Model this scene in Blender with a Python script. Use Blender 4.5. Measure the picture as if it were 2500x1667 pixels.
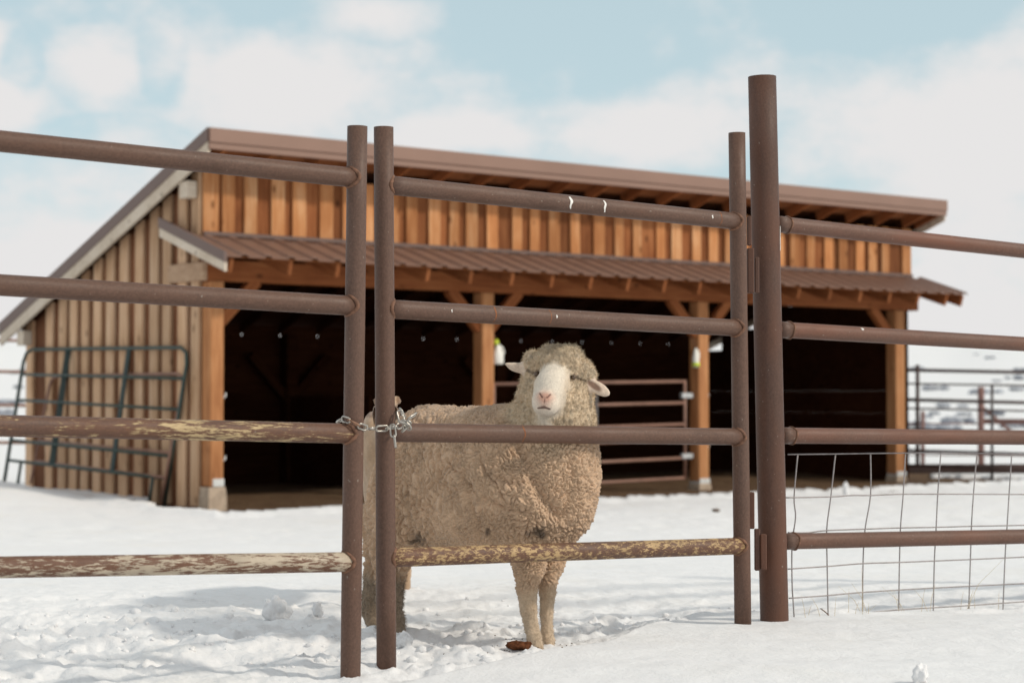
import bpy, bmesh, math, random
import numpy as np
from mathutils import Vector, Matrix

for o in list(bpy.data.objects):
    bpy.data.objects.remove(o)
SC = bpy.context.scene
COL = SC.collection
RNG = random.Random(7)
NR = np.random.RandomState(11)
R = math.radians

# ------------------------------------------------------------------ camera
F_PX, CX, CY, HOR, CAM_H = 4722.0, 1250.0, 833.5, 970.0, 1.2
PITCH = math.atan((HOR - CY) / F_PX)
cam_d = bpy.data.cameras.new('camera')
cam = bpy.data.objects.new('camera', cam_d)
COL.objects.link(cam)
cam.location = (0, 0, CAM_H)
cam.rotation_euler = (R(90) + PITCH, 0, 0)
cam_d.sensor_width = 36.0
cam_d.lens = 36.0 * F_PX / 2500.0
cam_d.clip_start = 0.1
cam_d.clip_end = 9000
cam_d.dof.use_dof = True
cam_d.dof.focus_distance = 6.35
cam_d.dof.aperture_fstop = 3.6
SC.camera = cam

# ------------------------------------------------------------------ light
SUN_AZ, SUN_EL = R(-16), R(37)          # azimuth counted from +X towards +Y
sun_d = bpy.data.lights.new('sun', 'SUN')
sun_d.energy = 2.3
sun_d.angle = R(4)
sun_d.color = (1.0, 0.91, 0.78)
sun = bpy.data.objects.new('sun', sun_d)
COL.objects.link(sun)
to_sun = Vector((math.cos(SUN_AZ) * math.cos(SUN_EL), math.sin(SUN_AZ) * math.cos(SUN_EL), math.sin(SUN_EL)))
sun.rotation_euler = to_sun.to_track_quat('Z', 'Y').to_euler()
sun.location = (6, -2, 8)

W = bpy.data.worlds.new('World')
SC.world = W
W.use_nodes = True
wn, wl = W.node_tree.nodes, W.node_tree.links
wn.clear()


def N(nodes, typ, **kw):
    n = nodes.new(typ)
    for k, v in kw.items():
        setattr(n, k, v)
    return n


w_out = N(wn, 'ShaderNodeOutputWorld')
w_bg = N(wn, 'ShaderNodeBackground')
w_bg.inputs['Strength'].default_value = 0.1
sky = N(wn, 'ShaderNodeTexSky', sky_type='NISHITA', sun_disc=False)
sky.sun_elevation = SUN_EL
sky.sun_rotation = math.atan2(to_sun.x, to_sun.y)
sky.altitude = 1500
sky.dust_density = 1.0
sky.ozone_density = 1.0
tc = N(wn, 'ShaderNodeTexCoord')
sep = N(wn, 'ShaderNodeSeparateXYZ')
wl.new(tc.outputs['Generated'], sep.inputs[0])


def wmath(op, a, b=None, c=None, clamp=False):
    n = N(wn, 'ShaderNodeMath', operation=op, use_clamp=clamp)
    for i, x in enumerate((a, b, c)):
        if x is None:
            continue
        if isinstance(x, (int, float)):
            n.inputs[i].default_value = x
        else:
            wl.new(x, n.inputs[i])
    return n.outputs[0]


def wnoise(scale, detail, mx, off=(0, 0, 0), rough=.55):
    m = N(wn, 'ShaderNodeMapping')
    m.inputs['Scale'].default_value = mx
    m.inputs['Location'].default_value = off
    wl.new(tc.outputs['Generated'], m.inputs['Vector'])
    n = N(wn, 'ShaderNodeTexNoise')
    n.inputs['Scale'].default_value = scale
    n.inputs['Detail'].default_value = detail
    n.inputs['Roughness'].default_value = rough
    wl.new(m.outputs[0], n.inputs['Vector'])
    return n.outputs['Fac']


def ramp01(x, lo, hi):
    n = N(wn, 'ShaderNodeMapRange', interpolation_type='SMOOTHSTEP')
    wl.new(x, n.inputs[0])
    n.inputs[1].default_value, n.inputs[2].default_value = lo, hi
    n.inputs[3].default_value, n.inputs[4].default_value = 0, 1
    return n.outputs[0]


# clouds: soft cumulus banks; each bank is an ellipse of sky directions with a noisy edge, the rest of the dome follows the noise, with cloud added overhead
edge = wnoise(11.0, 6, (1, 1, 1.6), (3.1, 0, 1.7), .55)
soft = wnoise(3.2, 4, (1, 1, 1.6), (0.4, 2, 5.7), .55)
puff = wnoise(34.0, 5, (1, 1, 1.5), (7.1, 1, 2.2), .62)


def bank(az, el, ra, re):
    dx = wmath('DIVIDE', wmath('SUBTRACT', sep.outputs[0], az), ra)
    dz = wmath('DIVIDE', wmath('SUBTRACT', sep.outputs[2], el), re)
    r2 = wmath('ADD', wmath('MULTIPLY', dx, dx), wmath('MULTIPLY', dz, dz))
    return wmath('SUBTRACT', 1.0, wmath('SQRT', r2))


front = ramp01(sep.outputs[1], 0.0, 0.3)
dens = wmath('MULTIPLY', wmath('SUBTRACT', wmath('ADD', soft, wmath('MULTIPLY', edge, .4)), .60), 1.8)
low = wmath('MULTIPLY', wmath('SUBTRACT', .128, wmath('ABSOLUTE', sep.outputs[2])), 10.0)
allb = None
for (px, py, rx, ry) in ((690, 240, 300, 150), (930, 50, 190, 60), (265, 200, 120, 105), (40, 290, 190, 80), (-20, 150, 110, 90),
                         (2350, 330, 700, 210), (1600, 330, 420, 130), (1150, 340, 300, 70)):
    bq = bank((px - CX) / F_PX, (HOR - py) / F_PX, rx / F_PX, ry / F_PX)
    allb = bq if allb is None else wmath('MAXIMUM', allb, bq)
for (px, py, rx, ry) in ((420, 170, 70, 130), (150, 25, 420, 75), (1330, 130, 360, 150), (1950, 40, 700, 110), (300, 350, 200, 60), (100, 190, 60, 90)):
    bq = wmath('MULTIPLY', wmath('MAXIMUM', bank((px - CX) / F_PX, (HOR - py) / F_PX, rx / F_PX, ry / F_PX), 0.0), -1.1)
    allb = wmath('ADD', allb, bq)
allb = wmath('MULTIPLY', allb, front)
d_all = wmath('MAXIMUM', wmath('MAXIMUM', allb, wmath('MULTIPLY', low, 1.0)), wmath('SUBTRACT', wmath('MULTIPLY', dens, .9), wmath('MULTIPLY', wmath('SUBTRACT', front, ramp01(sep.outputs[2], .22, .5)), .38)))  # unseen cloud added high overhead to raise the ambient light
d_all = wmath('ADD', d_all, wmath('MULTIPLY', wmath('SUBTRACT', edge, .5), 2.6))
d_all = wmath('ADD', d_all, wmath('MULTIPLY', wmath('SUBTRACT', puff, .5), 1.1))
cloud = ramp01(d_all, -.30, .75)
hz_fac = 0.66
mix1 = N(wn, 'ShaderNodeMix', data_type='RGBA')
mix1.inputs[0].default_value = hz_fac
wl.new(sky.outputs[0], mix1.inputs[6])
mix1.inputs[7].default_value = (6.6, 8.15, 8.2, 1)
mix2 = N(wn, 'ShaderNodeMix', data_type='RGBA')
wl.new(cloud, mix2.inputs[0])
wl.new(mix1.outputs[2], mix2.inputs[6])
mix2.inputs[7].default_value = (8.0, 7.88, 7.85, 1)
wl.new(mix2.outputs[2], w_bg.inputs[0])
wl.new(w_bg.outputs[0], w_out.inputs[0])

SC.view_settings.view_transform = 'Standard'
SC.view_settings.look = 'None'
SC.view_settings.exposure = 0.0
SC.view_settings.gamma = 1.0
SC.view_settings.use_curve_mapping = False
SC.render.engine = 'CYCLES'
SC.cycles.use_denoising = True
SC.cycles.max_bounces = 8
SC.cycles.diffuse_bounces = 4

# ------------------------------------------------------------------ pixel <-> world helpers (surveying only)
_cp, _sp = math.cos(PITCH), math.sin(PITCH)


def ray(px, py):
    a, b = (px - CX) / F_PX, (CY - py) / F_PX
    return np.array([a, _cp - b * _sp, _sp + b * _cp])


C0 = np.array([0, 0, CAM_H])


def at(px, py, Y):
    d = ray(px, py)
    return C0 + d * (Y / d[1])


def onz(px, py, z):
    d = ray(px, py)
    return C0 + d * ((z - CAM_H) / d[2])


# ------------------------------------------------------------------ numpy noise
def _hash(ix, iy, iz, s):
    h = (ix.astype(np.int64) * 374761393 + iy.astype(np.int64) * 668265263 + iz.astype(np.int64) * 2147483647 + s * 974634777) & 0xFFFFFFFF
    h = ((h ^ (h >> 13)) * 1274126177) & 0xFFFFFFFF
    h = ((h ^ (h >> 16)) * 2246822519) & 0xFFFFFFFF
    h = h ^ (h >> 15)
    return (h & 0xFFFFFF).astype(np.float32) / 16777216.0


def vnoise(P, s=0):
    P = np.asarray(P, np.float64)
    i = np.floor(P)
    f = P - i
    f = f * f * f * (f * (f * 6 - 15) + 10)
    i = i.astype(np.int64)
    out = 0
    for dx in (0, 1):
        for dy in (0, 1):
            for dz in (0, 1):
                w = (f[:, 0] if dx else 1 - f[:, 0]) * (f[:, 1] if dy else 1 - f[:, 1]) * (f[:, 2] if dz else 1 - f[:, 2])
                out = out + w * _hash(i[:, 0] + dx, i[:, 1] + dy, i[:, 2] + dz, s)
    return out * 2 - 1


def fbm(P, oct=4, s=0, g=.5):
    out, a, P = 0, 1.0, np.asarray(P, np.float64)
    t = 0
    for k in range(oct):
        out = out + a * vnoise(P * (2.03 ** k) + k * 17.3, s + k)
        t += a
        a *= g
    return out / t


def worley(P, s=0, jit=.9):
    P = np.asarray(P, np.float64)
    i = np.floor(P).astype(np.int64)
    f = P - i
    d1 = np.full(len(P), 9.0)
    d2 = np.full(len(P), 9.0)
    for dx in (-1, 0, 1):
        for dy in (-1, 0, 1):
            for dz in (-1, 0, 1):
                a, b, c = i[:, 0] + dx, i[:, 1] + dy, i[:, 2] + dz
                qx = dx + .5 + jit * (_hash(a, b, c, s + 1) - .5) - f[:, 0]
                qy = dy + .5 + jit * (_hash(a, b, c, s + 2) - .5) - f[:, 1]
                qz = dz + .5 + jit * (_hash(a, b, c, s + 3) - .5) - f[:, 2]
                d = np.sqrt(qx * qx + qy * qy + qz * qz)
                m = d < d1
                d2 = np.where(m, d1, np.minimum(d2, d))
                d1 = np.where(m, d, d1)
    return d1, d2


def sst(x, a, b):
    t = np.clip((x - a) / (b - a), 0, 1)
    return t * t * (3 - 2 * t)


# ------------------------------------------------------------------ object helpers
def tag(o, label=None, cat=None, group=None, kind=None):
    for k, v in (('label', label), ('category', cat), ('group', group), ('kind', kind)):
        if v:
            o[k] = v
    return o


def empty(name, loc, rz=0.0):
    o = bpy.data.objects.new(name, None)
    COL.objects.link(o)
    o.location = loc
    o.rotation_euler = (0, 0, rz)
    o.empty_display_size = .2
    return o


def mesh_obj(name, mesh, mat, parent=None):
    o = bpy.data.objects.new(name, mesh)
    COL.objects.link(o)
    if mat is not None and len(mesh.materials) == 0:
        mesh.materials.append(mat)
    if parent is not None:
        o.parent = parent
    return o


def pyd(name, V, Fc, mat, parent=None, smooth=False):
    me = bpy.data.meshes.new(name)
    me.from_pydata([tuple(map(float, v)) for v in V], [], [tuple(map(int, f)) for f in Fc])
    me.update()
    if smooth:
        me.polygons.foreach_set('use_smooth', [True] * len(me.polygons))
    return mesh_obj(name, me, mat, parent)


def np_mesh(name, V, Q, smooth=True):
    """fast mesh from an (n,3) array and an (m,4) or (m,3) array."""
    me = bpy.data.meshes.new(name)
    k = Q.shape[1]
    me.vertices.add(len(V))
    me.vertices.foreach_set('co', np.ascontiguousarray(V, np.float32).ravel())
    me.loops.add(Q.size)
    me.loops.foreach_set('vertex_index', np.ascontiguousarray(Q, np.int32).ravel())
    me.polygons.add(len(Q))
    me.polygons.foreach_set('loop_start', np.arange(0, Q.size, k, dtype=np.int32))
    me.polygons.foreach_set('loop_total', np.full(len(Q), k, np.int32))
    me.polygons.foreach_set('use_smooth', np.full(len(Q), smooth, bool))
    me.update(calc_edges=True)
    return me


BOXF = [(0, 3, 2, 1), (4, 5, 6, 7), (0, 1, 5, 4), (1, 2, 6, 5), (2, 3, 7, 6), (3, 0, 4, 7)]


def box_v(x0, x1, y0, y1, z0, z1):
    return [(x0, y0, z0), (x1, y0, z0), (x1, y1, z0), (x0, y1, z0), (x0, y0, z1), (x1, y0, z1), (x1, y1, z1), (x0, y1, z1)]


def cbox_mesh(sx, sy, sz, ch=.006, name='box'):
    """box centred on its origin, with chamfered edges."""
    bm = bmesh.new()
    bmesh.ops.create_cube(bm, size=1.0)
    bmesh.ops.scale(bm, vec=(sx, sy, sz), verts=bm.verts)
    if ch > 0:
        bmesh.ops.bevel(bm, geom=list(bm.edges), offset=min(ch, .3 * min(sx, sy, sz)), segments=1, affect='EDGES')
    me = bpy.data.meshes.new(name)
    bm.to_mesh(me)
    bm.free()
    return me


def cbox(name, mat, parent, x0, x1, y0, y1, z0, z1, ch=.006):
    o = mesh_obj(name, cbox_mesh(x1 - x0, y1 - y0, z1 - z0, ch, name), mat, parent)
    o.location = ((x0 + x1) / 2, (y0 + y1) / 2, (z0 + z1) / 2)
    return o


def beam_between(name, mat, parent, A, B, w, h, ch=.006):
    """squared timber from A to B (axis along local x); w sideways, h in the vertical plane."""
    A, B = Vector(A), Vector(B)
    L = (B - A).length
    o = mesh_obj(name, cbox_mesh(L, w, h, ch, name), mat, parent)
    d = (B - A).normalized()
    side = Vector((0, 0, 1)).cross(d)
    side = side.normalized() if side.length > 1e-4 else Vector((0, 1, 0))
    up = d.cross(side)
    M = Matrix((d, side, up)).transposed().to_4x4()
    M.translation = (A + B) / 2
    o.matrix_local = M
    return o


def tube_mesh(L, r, seg=24, caps=True, hollow=False, rings=1, wob=0.0, name='tube', r2=None):
    """tube along local z from 0 to L; hollow gives an open upper mouth with a wall."""
    V, Fc = [], []
    r2 = r if r2 is None else r2
    for k in range(rings + 1):
        t = k / rings
        rr = r + (r2 - r) * t
        for j in range(seg):
            a = 2 * math.pi * j / seg
            q = rr + (wob * (NR.rand() - .5) if wob else 0)
            V.append((q * math.cos(a), q * math.sin(a), L * t))
    for k in range(rings):
        for j in range(seg):
            a, b = k * seg + j, k * seg + (j + 1) % seg
            Fc.append((a, b, b + seg, a + seg))
    if caps:
        Fc.append(tuple(range(seg - 1, -1, -1)))
        top = rings * seg
        if hollow:
            i0 = len(V)
            for (q, z) in ((r2 * .86, L), (r2 * .86, L - .12)):
                for j in range(seg):
                    a = 2 * math.pi * j / seg
                    V.append((q * math.cos(a), q * math.sin(a), z))
            for j in range(seg):
                j2 = (j + 1) % seg
                Fc.append((top + j, top + j2, i0 + j2, i0 + j))
                Fc.append((i0 + j, i0 + j2, i0 + seg + j2, i0 + seg + j))
            Fc.append(tuple(i0 + seg + j for j in range(seg)))
        else:
            Fc.append(tuple(top + j for j in range(seg)))
    me = bpy.data.meshes.new(name)
    me.from_pydata(V, [], Fc)
    me.update()
    for p in me.polygons:
        p.use_smooth = len(p.vertices) == 4
    return me


def axis_matrix(A, B):
    A, B = Vector(A), Vector(B)
    d = (B - A).normalized()
    q = d.to_track_quat('Z', 'Y')
    M = q.to_matrix().to_4x4()
    M.translation = A
    return M


def tube(name, mat, parent, A, B, r, seg=24, hollow=False, rings=1, wob=0, r2=None, caps=True):
    A, B = Vector([float(x) for x in A]), Vector([float(x) for x in B])
    o = mesh_obj(name, tube_mesh((B - A).length, r, seg, caps, hollow, rings, wob, name, r2), mat, parent)
    o.matrix_local = axis_matrix(A, B)
    return o


def sweep_arrays(path, r, seg=6, closed=False):
    """tube of radius r (number or list) along a polyline."""
    P = np.asarray(path, float)
    n = len(P)
    if closed:
        T = np.roll(P, -1, 0) - np.roll(P, 1, 0)
    else:
        T = np.gradient(P, axis=0)
    T /= np.linalg.norm(T, axis=1)[:, None] + 1e-12
    ref = np.array([0, 0, 1.0])
    if abs(T[0] @ ref) > .9:
        ref = np.array([0, 1.0, 0])
    V, Fc = [], []
    nrm = np.cross(T[0], ref)
    nrm /= np.linalg.norm(nrm)
    rr = np.broadcast_to(np.asarray(r, float), (n,))
    for k in range(n):
        nrm = nrm - T[k] * (nrm @ T[k])
        nrm /= np.linalg.norm(nrm) + 1e-12
        bn = np.cross(T[k], nrm)
        for j in range(seg):
            a = 2 * math.pi * j / seg
            V.append(P[k] + rr[k] * (math.cos(a) * nrm + math.sin(a) * bn))
    m = n if closed else n - 1
    for k in range(m):
        k2 = (k + 1) % n
        for j in range(seg):
            j2 = (j + 1) % seg
            Fc.append((k * seg + j, k * seg + j2, k2 * seg + j2, k2 * seg + j))
    if not closed:
        Fc.append(tuple(range(seg - 1, -1, -1)))
        Fc.append(tuple((n - 1) * seg + j for j in range(seg)))
    return V, Fc


def sweep(name, mat, parent, path, r, seg=6, closed=False):
    V, Fc = sweep_arrays(path, r, seg, closed)
    return pyd(name, V, Fc, mat, parent, True)


# ------------------------------------------------------------------ materials
def new_mat(name):
    m = bpy.data.materials.new(name)
    m.use_nodes = True
    nt = m.node_tree
    nt.nodes.clear()
    o = nt.nodes.new('ShaderNodeOutputMaterial')
    b = nt.nodes.new('ShaderNodeBsdfPrincipled')
    nt.links.new(b.outputs[0], o.inputs[0])
    return m, nt, b


class NT:
    def __init__(s, nt):
        s.nt, s.n, s.l = nt, nt.nodes, nt.links

    def link(s, a, b):
        s.l.new(a, b)

    def coord(s, scale=(1, 1, 1), rnd=True, which='Object'):
        t = s.n.new('ShaderNodeTexCoord')
        v = t.outputs[which]
        if rnd:
            oi = s.n.new('ShaderNodeObjectInfo')
            ml = s.n.new('ShaderNodeMath')
            ml.operation = 'MULTIPLY'
            ml.inputs[1].default_value = 37.0
            s.link(oi.outputs['Random'], ml.inputs[0])
            ad = s.n.new('ShaderNodeVectorMath')
            ad.operation = 'ADD'
            s.link(v, ad.inputs[0])
            s.link(ml.outputs[0], ad.inputs[1])
            v = ad.outputs[0]
        m = s.n.new('ShaderNodeMapping')
        m.inputs['Scale'].default_value = scale
        s.link(v, m.inputs['Vector'])
        return m.outputs[0]

    def noise(s, vec, scale=5, detail=4, rough=.55, dist=0):
        n = s.n.new('ShaderNodeTexNoise')
        n.inputs['Scale'].default_value = scale
        n.inputs['Detail'].default_value = detail
        n.inputs['Roughness'].default_value = rough
        n.inputs['Distortion'].default_value = dist
        s.link(vec, n.inputs['Vector'])
        return n.outputs['Fac']

    def ramp(s, fac, stops, interp='LINEAR'):
        r = s.n.new('ShaderNodeValToRGB')
        r.color_ramp.interpolation = interp
        e = r.color_ramp.elements
        while len(e) < len(stops):
            e.new(.5)
        for k, (p, c) in enumerate(stops):
            e[k].position = p
            e[k].color = (c[0], c[1], c[2], 1) if not isinstance(c, (int, float)) else (c, c, c, 1)
        s.link(fac, r.inputs[0])
        return r.outputs[0]

    def mix(s, fac, a, b, blend='MIX'):
        m = s.n.new('ShaderNodeMix')
        m.data_type = 'RGBA'
        m.blend_type = blend
        for i, x in ((0, fac), (6, a), (7, b)):
            if isinstance(x, (int, float)):
                m.inputs[i].default_value = x
            elif isinstance(x, tuple):
                m.inputs[i].default_value = (x[0], x[1], x[2], 1)
            else:
                s.link(x, m.inputs[i])
        return m.outputs[2]

    def math(s, op, a, b=None):
        m = s.n.new('ShaderNodeMath')
        m.operation = op
        for i, x in ((0, a), (1, b)):
            if x is None:
                continue
            if isinstance(x, (int, float)):
                m.inputs[i].default_value = x
            else:
                s.link(x, m.inputs[i])
        return m.outputs[0]

    def bump(s, h, strength, dist, bsdf):
        b = s.n.new('ShaderNodeBump')
        b.inputs['Strength'].default_value = strength
        b.inputs['Distance'].default_value = dist
        s.link(h, b.inputs['Height'])
        s.link(b.outputs[0], bsdf.inputs['Normal'])

    def rand(s):
        return s.n.new('ShaderNodeObjectInfo').outputs['Random']

    def attr(s, name):
        a = s.n.new('ShaderNodeAttribute')
        a.attribute_name = name
        return a


def mat_wood(name, dark, mid, light, axis=2, rough=.8, scale=1.0, vary=.5, knots=True, spec=.15):
    m, nt, b = new_mat(name)
    t = NT(nt)
    sc = [14 * scale] * 3
    sc[axis] = .8 * scale
    v = t.coord(tuple(sc))
    g = t.noise(v, 2.2, 6, .62, .4)
    sc2 = [1.6] * 3
    sc2[axis] = .8
    big = t.noise(t.coord(tuple(sc2)), 1.5, 3)
    f = t.math('ADD', t.math('MULTIPLY', g, .6), t.math('MULTIPLY', big, .4))
    c = t.ramp(f, [(.32, dark), (.5, mid), (.68, light)])
    if knots:
        sk = [5.0] * 3
        sk[axis] = 2.6
        vo = nt.nodes.new('ShaderNodeTexVoronoi')
        vo.inputs['Scale'].default_value = 1.0
        t.link(t.coord(tuple(sk)), vo.inputs['Vector'])
        kf = t.ramp(vo.outputs['Distance'], [(.06, 1.0), (.16, 0.0)])
        c = t.mix(t.math('MULTIPLY', kf, .75), c, tuple(x * .42 for x in dark))
    rb = t.ramp(t.rand(), [(0, 1 - vary * .5), (1, 1 + vary * .38)])
    c = t.mix(1.0, c, rb, 'MULTIPLY')
    t.link(c, b.inputs['Base Color'])
    b.inputs['Roughness'].default_value = rough
    b.inputs['Specular IOR Level'].default_value = spec
    t.bump(g, .35, .006, b)
    return m


def mat_plain(name, col, rough=.6, metal=0.0, vary=.15, nscale=8, bump=.0, spec=.4):
    m, nt, b = new_mat(name)
    t = NT(nt)
    n = t.noise(t.coord(), nscale, 4)
    c = t.ramp(n, [(.3, tuple(x * (1 - vary) for x in col)), (.7, tuple(min(1, x * (1 + vary)) for x in col))])
    t.link(c, b.inputs['Base Color'])
    b.inputs['Roughness'].default_value = rough
    b.inputs['Metallic'].default_value = metal
    b.inputs['Specular IOR Level'].default_value = spec
    if bump:
        t.bump(n, bump, .01, b)
    return m


def mat_pipe(name, base=(.108, .062, .045), rust=(.15, .062, .03), rust_amt=.5, paint=None, cover=0.0, streak=2.2):
    """weathered steel pipe, axis along local z: brown oxide skin, freckles of rust, optionally flaked remains of paint."""
    m, nt, b = new_mat(name)
    t = NT(nt)
    v = t.coord((1, 1, .35))
    fine = t.noise(t.coord((1, 1, .7)), 160, 4, .7)
    mid = t.noise(v, 18, 5, .6)
    c = t.ramp(fine, [(.3, tuple(x * .74 for x in base)), (.5, base), (.72, tuple(x * 1.3 for x in base))])
    big = t.noise(t.coord((1, 1, .4)), 4.0, 4, .6)
    c = t.mix(t.math('MULTIPLY', t.ramp(big, [(.42, 0.0), (.68, 1.0)]), rust_amt), c, rust)
    c = t.mix(t.ramp(mid, [(.60, 0.0), (.75, .45)]), c, tuple(x * .6 for x in base))
    speck = t.noise(t.coord((1, 1, .8)), 95, 2, .5)
    c = t.mix(t.ramp(speck, [(.715, 0.0), (.76, .55)]), c, (.30, .26, .22))
    rough = t.ramp(mid, [(.3, .46), (.7, .66)])
    if paint:
        p1 = t.noise(t.coord((1.7, 1.7, .75 / streak)), 52, 10, .72, .35)
        p2 = t.noise(t.coord((1, 1, .3)), 9, 4, .6)
        p3 = t.noise(t.coord((1, 1, .25)), 210, 5, .7)
        pf = t.math('ADD', t.math('ADD', t.math('MULTIPLY', p1, .56), t.math('MULTIPLY', p2, .30)), t.math('MULTIPLY', p3, .14))
        edge = .62 - cover * .26
        mask = t.ramp(pf, [(edge, 0.0), (edge + .035, .95)])
        ptone = t.noise(t.coord((1, 1, .5)), 20, 5, .6)
        pc = t.ramp(ptone, [(.3, tuple(x * .72 for x in paint)), (.6, paint), (.8, tuple(min(1, x * 1.12) for x in paint))])
        rim = t.ramp(pf, [(edge - .05, 0.0), (edge, .7), (edge + .001, 0.0)])
        c = t.mix(rim, c, (.16, .075, .04))
        c = t.mix(mask, c, pc)
        t.bump(t.math('ADD', t.math('MULTIPLY', mask, .5), t.math('MULTIPLY', fine, .3)), .5, .0015, b)
    else:
        t.bump(t.math('ADD', fine, t.math('MULTIPLY', mid, .6)), .25, .0015, b)
    t.link(c, b.inputs['Base Color'])
    t.link(rough, b.inputs['Roughness'])
    b.inputs['Specular IOR Level'].default_value = .32
    return m


M = {}
M['front_board'] = mat_wood('stained_board', (.13, .042, .015), (.25, .088, .032), (.36, .15, .06), vary=.7)
M['front_batten'] = mat_wood('bleached_batten', (.33, .12, .042), (.49, .215, .085), (.66, .38, .20), vary=.55)
M['side_board'] = mat_wood('weathered_board', (.11, .042, .02), (.19, .08, .04), (.27, .13, .07), vary=.5, knots=False)
M['side_batten'] = mat_wood('weathered_batten', (.37, .21, .112), (.56, .36, .22), (.68, .485, .335), vary=.45)
M['post'] = mat_wood('post_timber', (.27, .105, .042), (.43, .195, .083), (.55, .29, .14), vary=.2)
M['beam'] = mat_wood('beam_timber', (.17, .05, .017), (.28, .092, .032), (.37, .145, .056), axis=0, vary=.25)
M['rafter'] = mat_wood('rafter_timber', (.15, .048, .016), (.25, .085, .03), (.34, .135, .054), axis=0, vary=.3)
M['old_beam'] = mat_wood('weathered_beam', (.28, .17, .10), (.42, .28, .185), (.50, .36, .25), axis=0, vary=.2)
M['barge'] = mat_wood('barge_timber', (.44, .35, .26), (.60, .51, .41), (.68, .60, .51), axis=0, vary=.15)
M['deck'] = mat_wood('roof_deck', (.16, .052, .018), (.25, .09, .034), (.32, .13, .055), axis=0, vary=.2)
M['inner'] = mat_wood('shade_tinted_inner_board', (.020, .0065, .003), (.038, .013, .006), (.056, .022, .010), axis=0, vary=.4, spec=.03, rough=.95)  # the barn's indoor shade is put into this wood colour
M['roof'] = mat_plain('brown_roof_metal', (.19, .108, .078), .5, 0, .08, 3)
M['fascia'] = mat_plain('brown_fascia_metal', (.25, .15, .112), .48, 0, .05, 2)
M['trim'] = mat_plain('brown_trim_metal', (.15, .098, .082), .5, 0, .06, 2)
M['concrete'] = mat_plain('concrete', (.42, .33, .25), .9, 0, .22, 14, .3)
M['galv'] = mat_plain('galvanised_steel', (.55, .56, .56), .42, .6, .2, 30)
M['bracket'] = mat_plain('zinc_bracket', (.66, .67, .66), .5, .2, .08, 12)
M['pipe'] = mat_pipe('brown_pipe', rust_amt=.25)
M['pipe_rusty'] = mat_pipe('rusty_pipe', (.085, .045, .032), (.125, .05, .027), .75)
M['pipe_red'] = mat_pipe('red_brown_pipe', (.128, .068, .048), (.175, .07, .042), .8)
M['paint_some'] = mat_pipe('pipe_scraped_tan', paint=(.50, .37, .20), cover=.39, streak=2.6)
M['paint_gate'] = mat_pipe('pipe_peeling_tan', paint=(.47, .32, .16), cover=.45, streak=.9)
M['paint_lots'] = mat_pipe('pipe_peeling_cream', rust=(.16, .07, .04), paint=(.50, .42, .32), cover=.54, streak=2.4)
M['weld'] = mat_plain('weld_bead', (.16, .078, .046), .7, 0, .45, 60, .5)
M['rust'] = mat_plain('fresh_rust', (.24, .085, .03), .8, 0, .35, 70)
M['white_paint'] = mat_plain('white_paint', (.72, .70, .66), .6, 0, .12, 60)
M['green'] = mat_plain('green_enamel', (.035, .058, .05), .45, 0, .25, 12)
M['green_dark'] = mat_plain('dark_green_enamel', (.018, .032, .028), .45, 0, .25, 12)
M['far_pipe'] = mat_plain('dark_pipe', (.06, .034, .028), .6, 0, .2, 6)
M['far_red'] = mat_plain('red_oxide_pipe', (.20, .105, .088), .6, 0, .15, 6)
M['grey_pipe'] = mat_plain('grey_pipe', (.10, .09, .09), .5, .3, .15, 6)
M['barn_gate'] = mat_plain('brown_gate_pipe', (.27, .15, .11), .55, 0, .2, 9)
M['wire'] = mat_plain('zinc_wire', (.30, .27, .265), .45, .35, .22, 40)
M['chain'] = mat_plain('chain_steel', (.46, .43, .385), .34, .85, .3, 60)
M['chain_rust'] = mat_plain('rusted_chain', (.30, .17, .11), .5, .5, .4, 80)
M['plastic'] = mat_plain('white_plastic', (.78, .76, .70), .4, 0, .06, 8)
M['neon'] = mat_plain('yellow_green_plastic', (.58, .70, .05), .4, 0, .08, 8)
M['straw'] = mat_plain('dry_grass', (.55, .44, .26), .8, 0, .2, 30)
M['twig'] = mat_plain('twig', (.17, .10, .07), .8, 0, .3, 30)
M['hoof'] = mat_plain('hoof', (.30, .22, .15), .6, 0, .3, 30)
M['eye'] = mat_plain('eye', (.085, .048, .026), .08, 0, .1, 4, spec=.7)
M['sage'] = mat_plain('sagebrush', (.30, .32, .36), .9, 0, .3, 2)


def mat_snow():
    m, nt, b = new_mat('snow')
    t = NT(nt)
    v = t.coord((1, 1, 1), rnd=False)
    n1 = t.noise(v, 55, 6, .65)
    n2 = t.noise(v, 9, 5, .6)
    n3 = t.noise(v, 1.3, 4, .6)
    c = t.ramp(n2, [(.3, (.745, .748, .755)), (.6, (.785, .788, .795))])
    c = t.mix(t.ramp(n3, [(.52, 0.0), (.72, .35)]), c, (.755, .728, .68))
    t.link(c, b.inputs['Base Color'])
    b.inputs['Roughness'].default_value = .72
    b.inputs['Specular IOR Level'].default_value = .25
    h = t.math('ADD', t.math('MULTIPLY', n1, .55), n2)
    t.bump(h, .45, .02, b)
    return m


def mat_dirt():
    m, nt, b = new_mat('dirt')
    t = NT(nt)
    v = t.coord((1, 1, 1), rnd=False)
    n1 = t.noise(v, 30, 6, .7)
    n2 = t.noise(v, 2.5, 4, .6)
    c = t.ramp(n1, [(.3, (.055, .033, .02)), (.5, (.14, .088, .052)), (.7, (.24, .165, .10))])
    c = t.mix(t.ramp(n2, [(.4, 0.0), (.7, .6)]), c, (.09, .05, .03))
    t.link(c, b.inputs['Base Color'])
    b.inputs['Roughness'].default_value = .95
    b.inputs['Specular IOR Level'].default_value = .1
    t.bump(n1, .8, .03, b)
    return m


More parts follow.
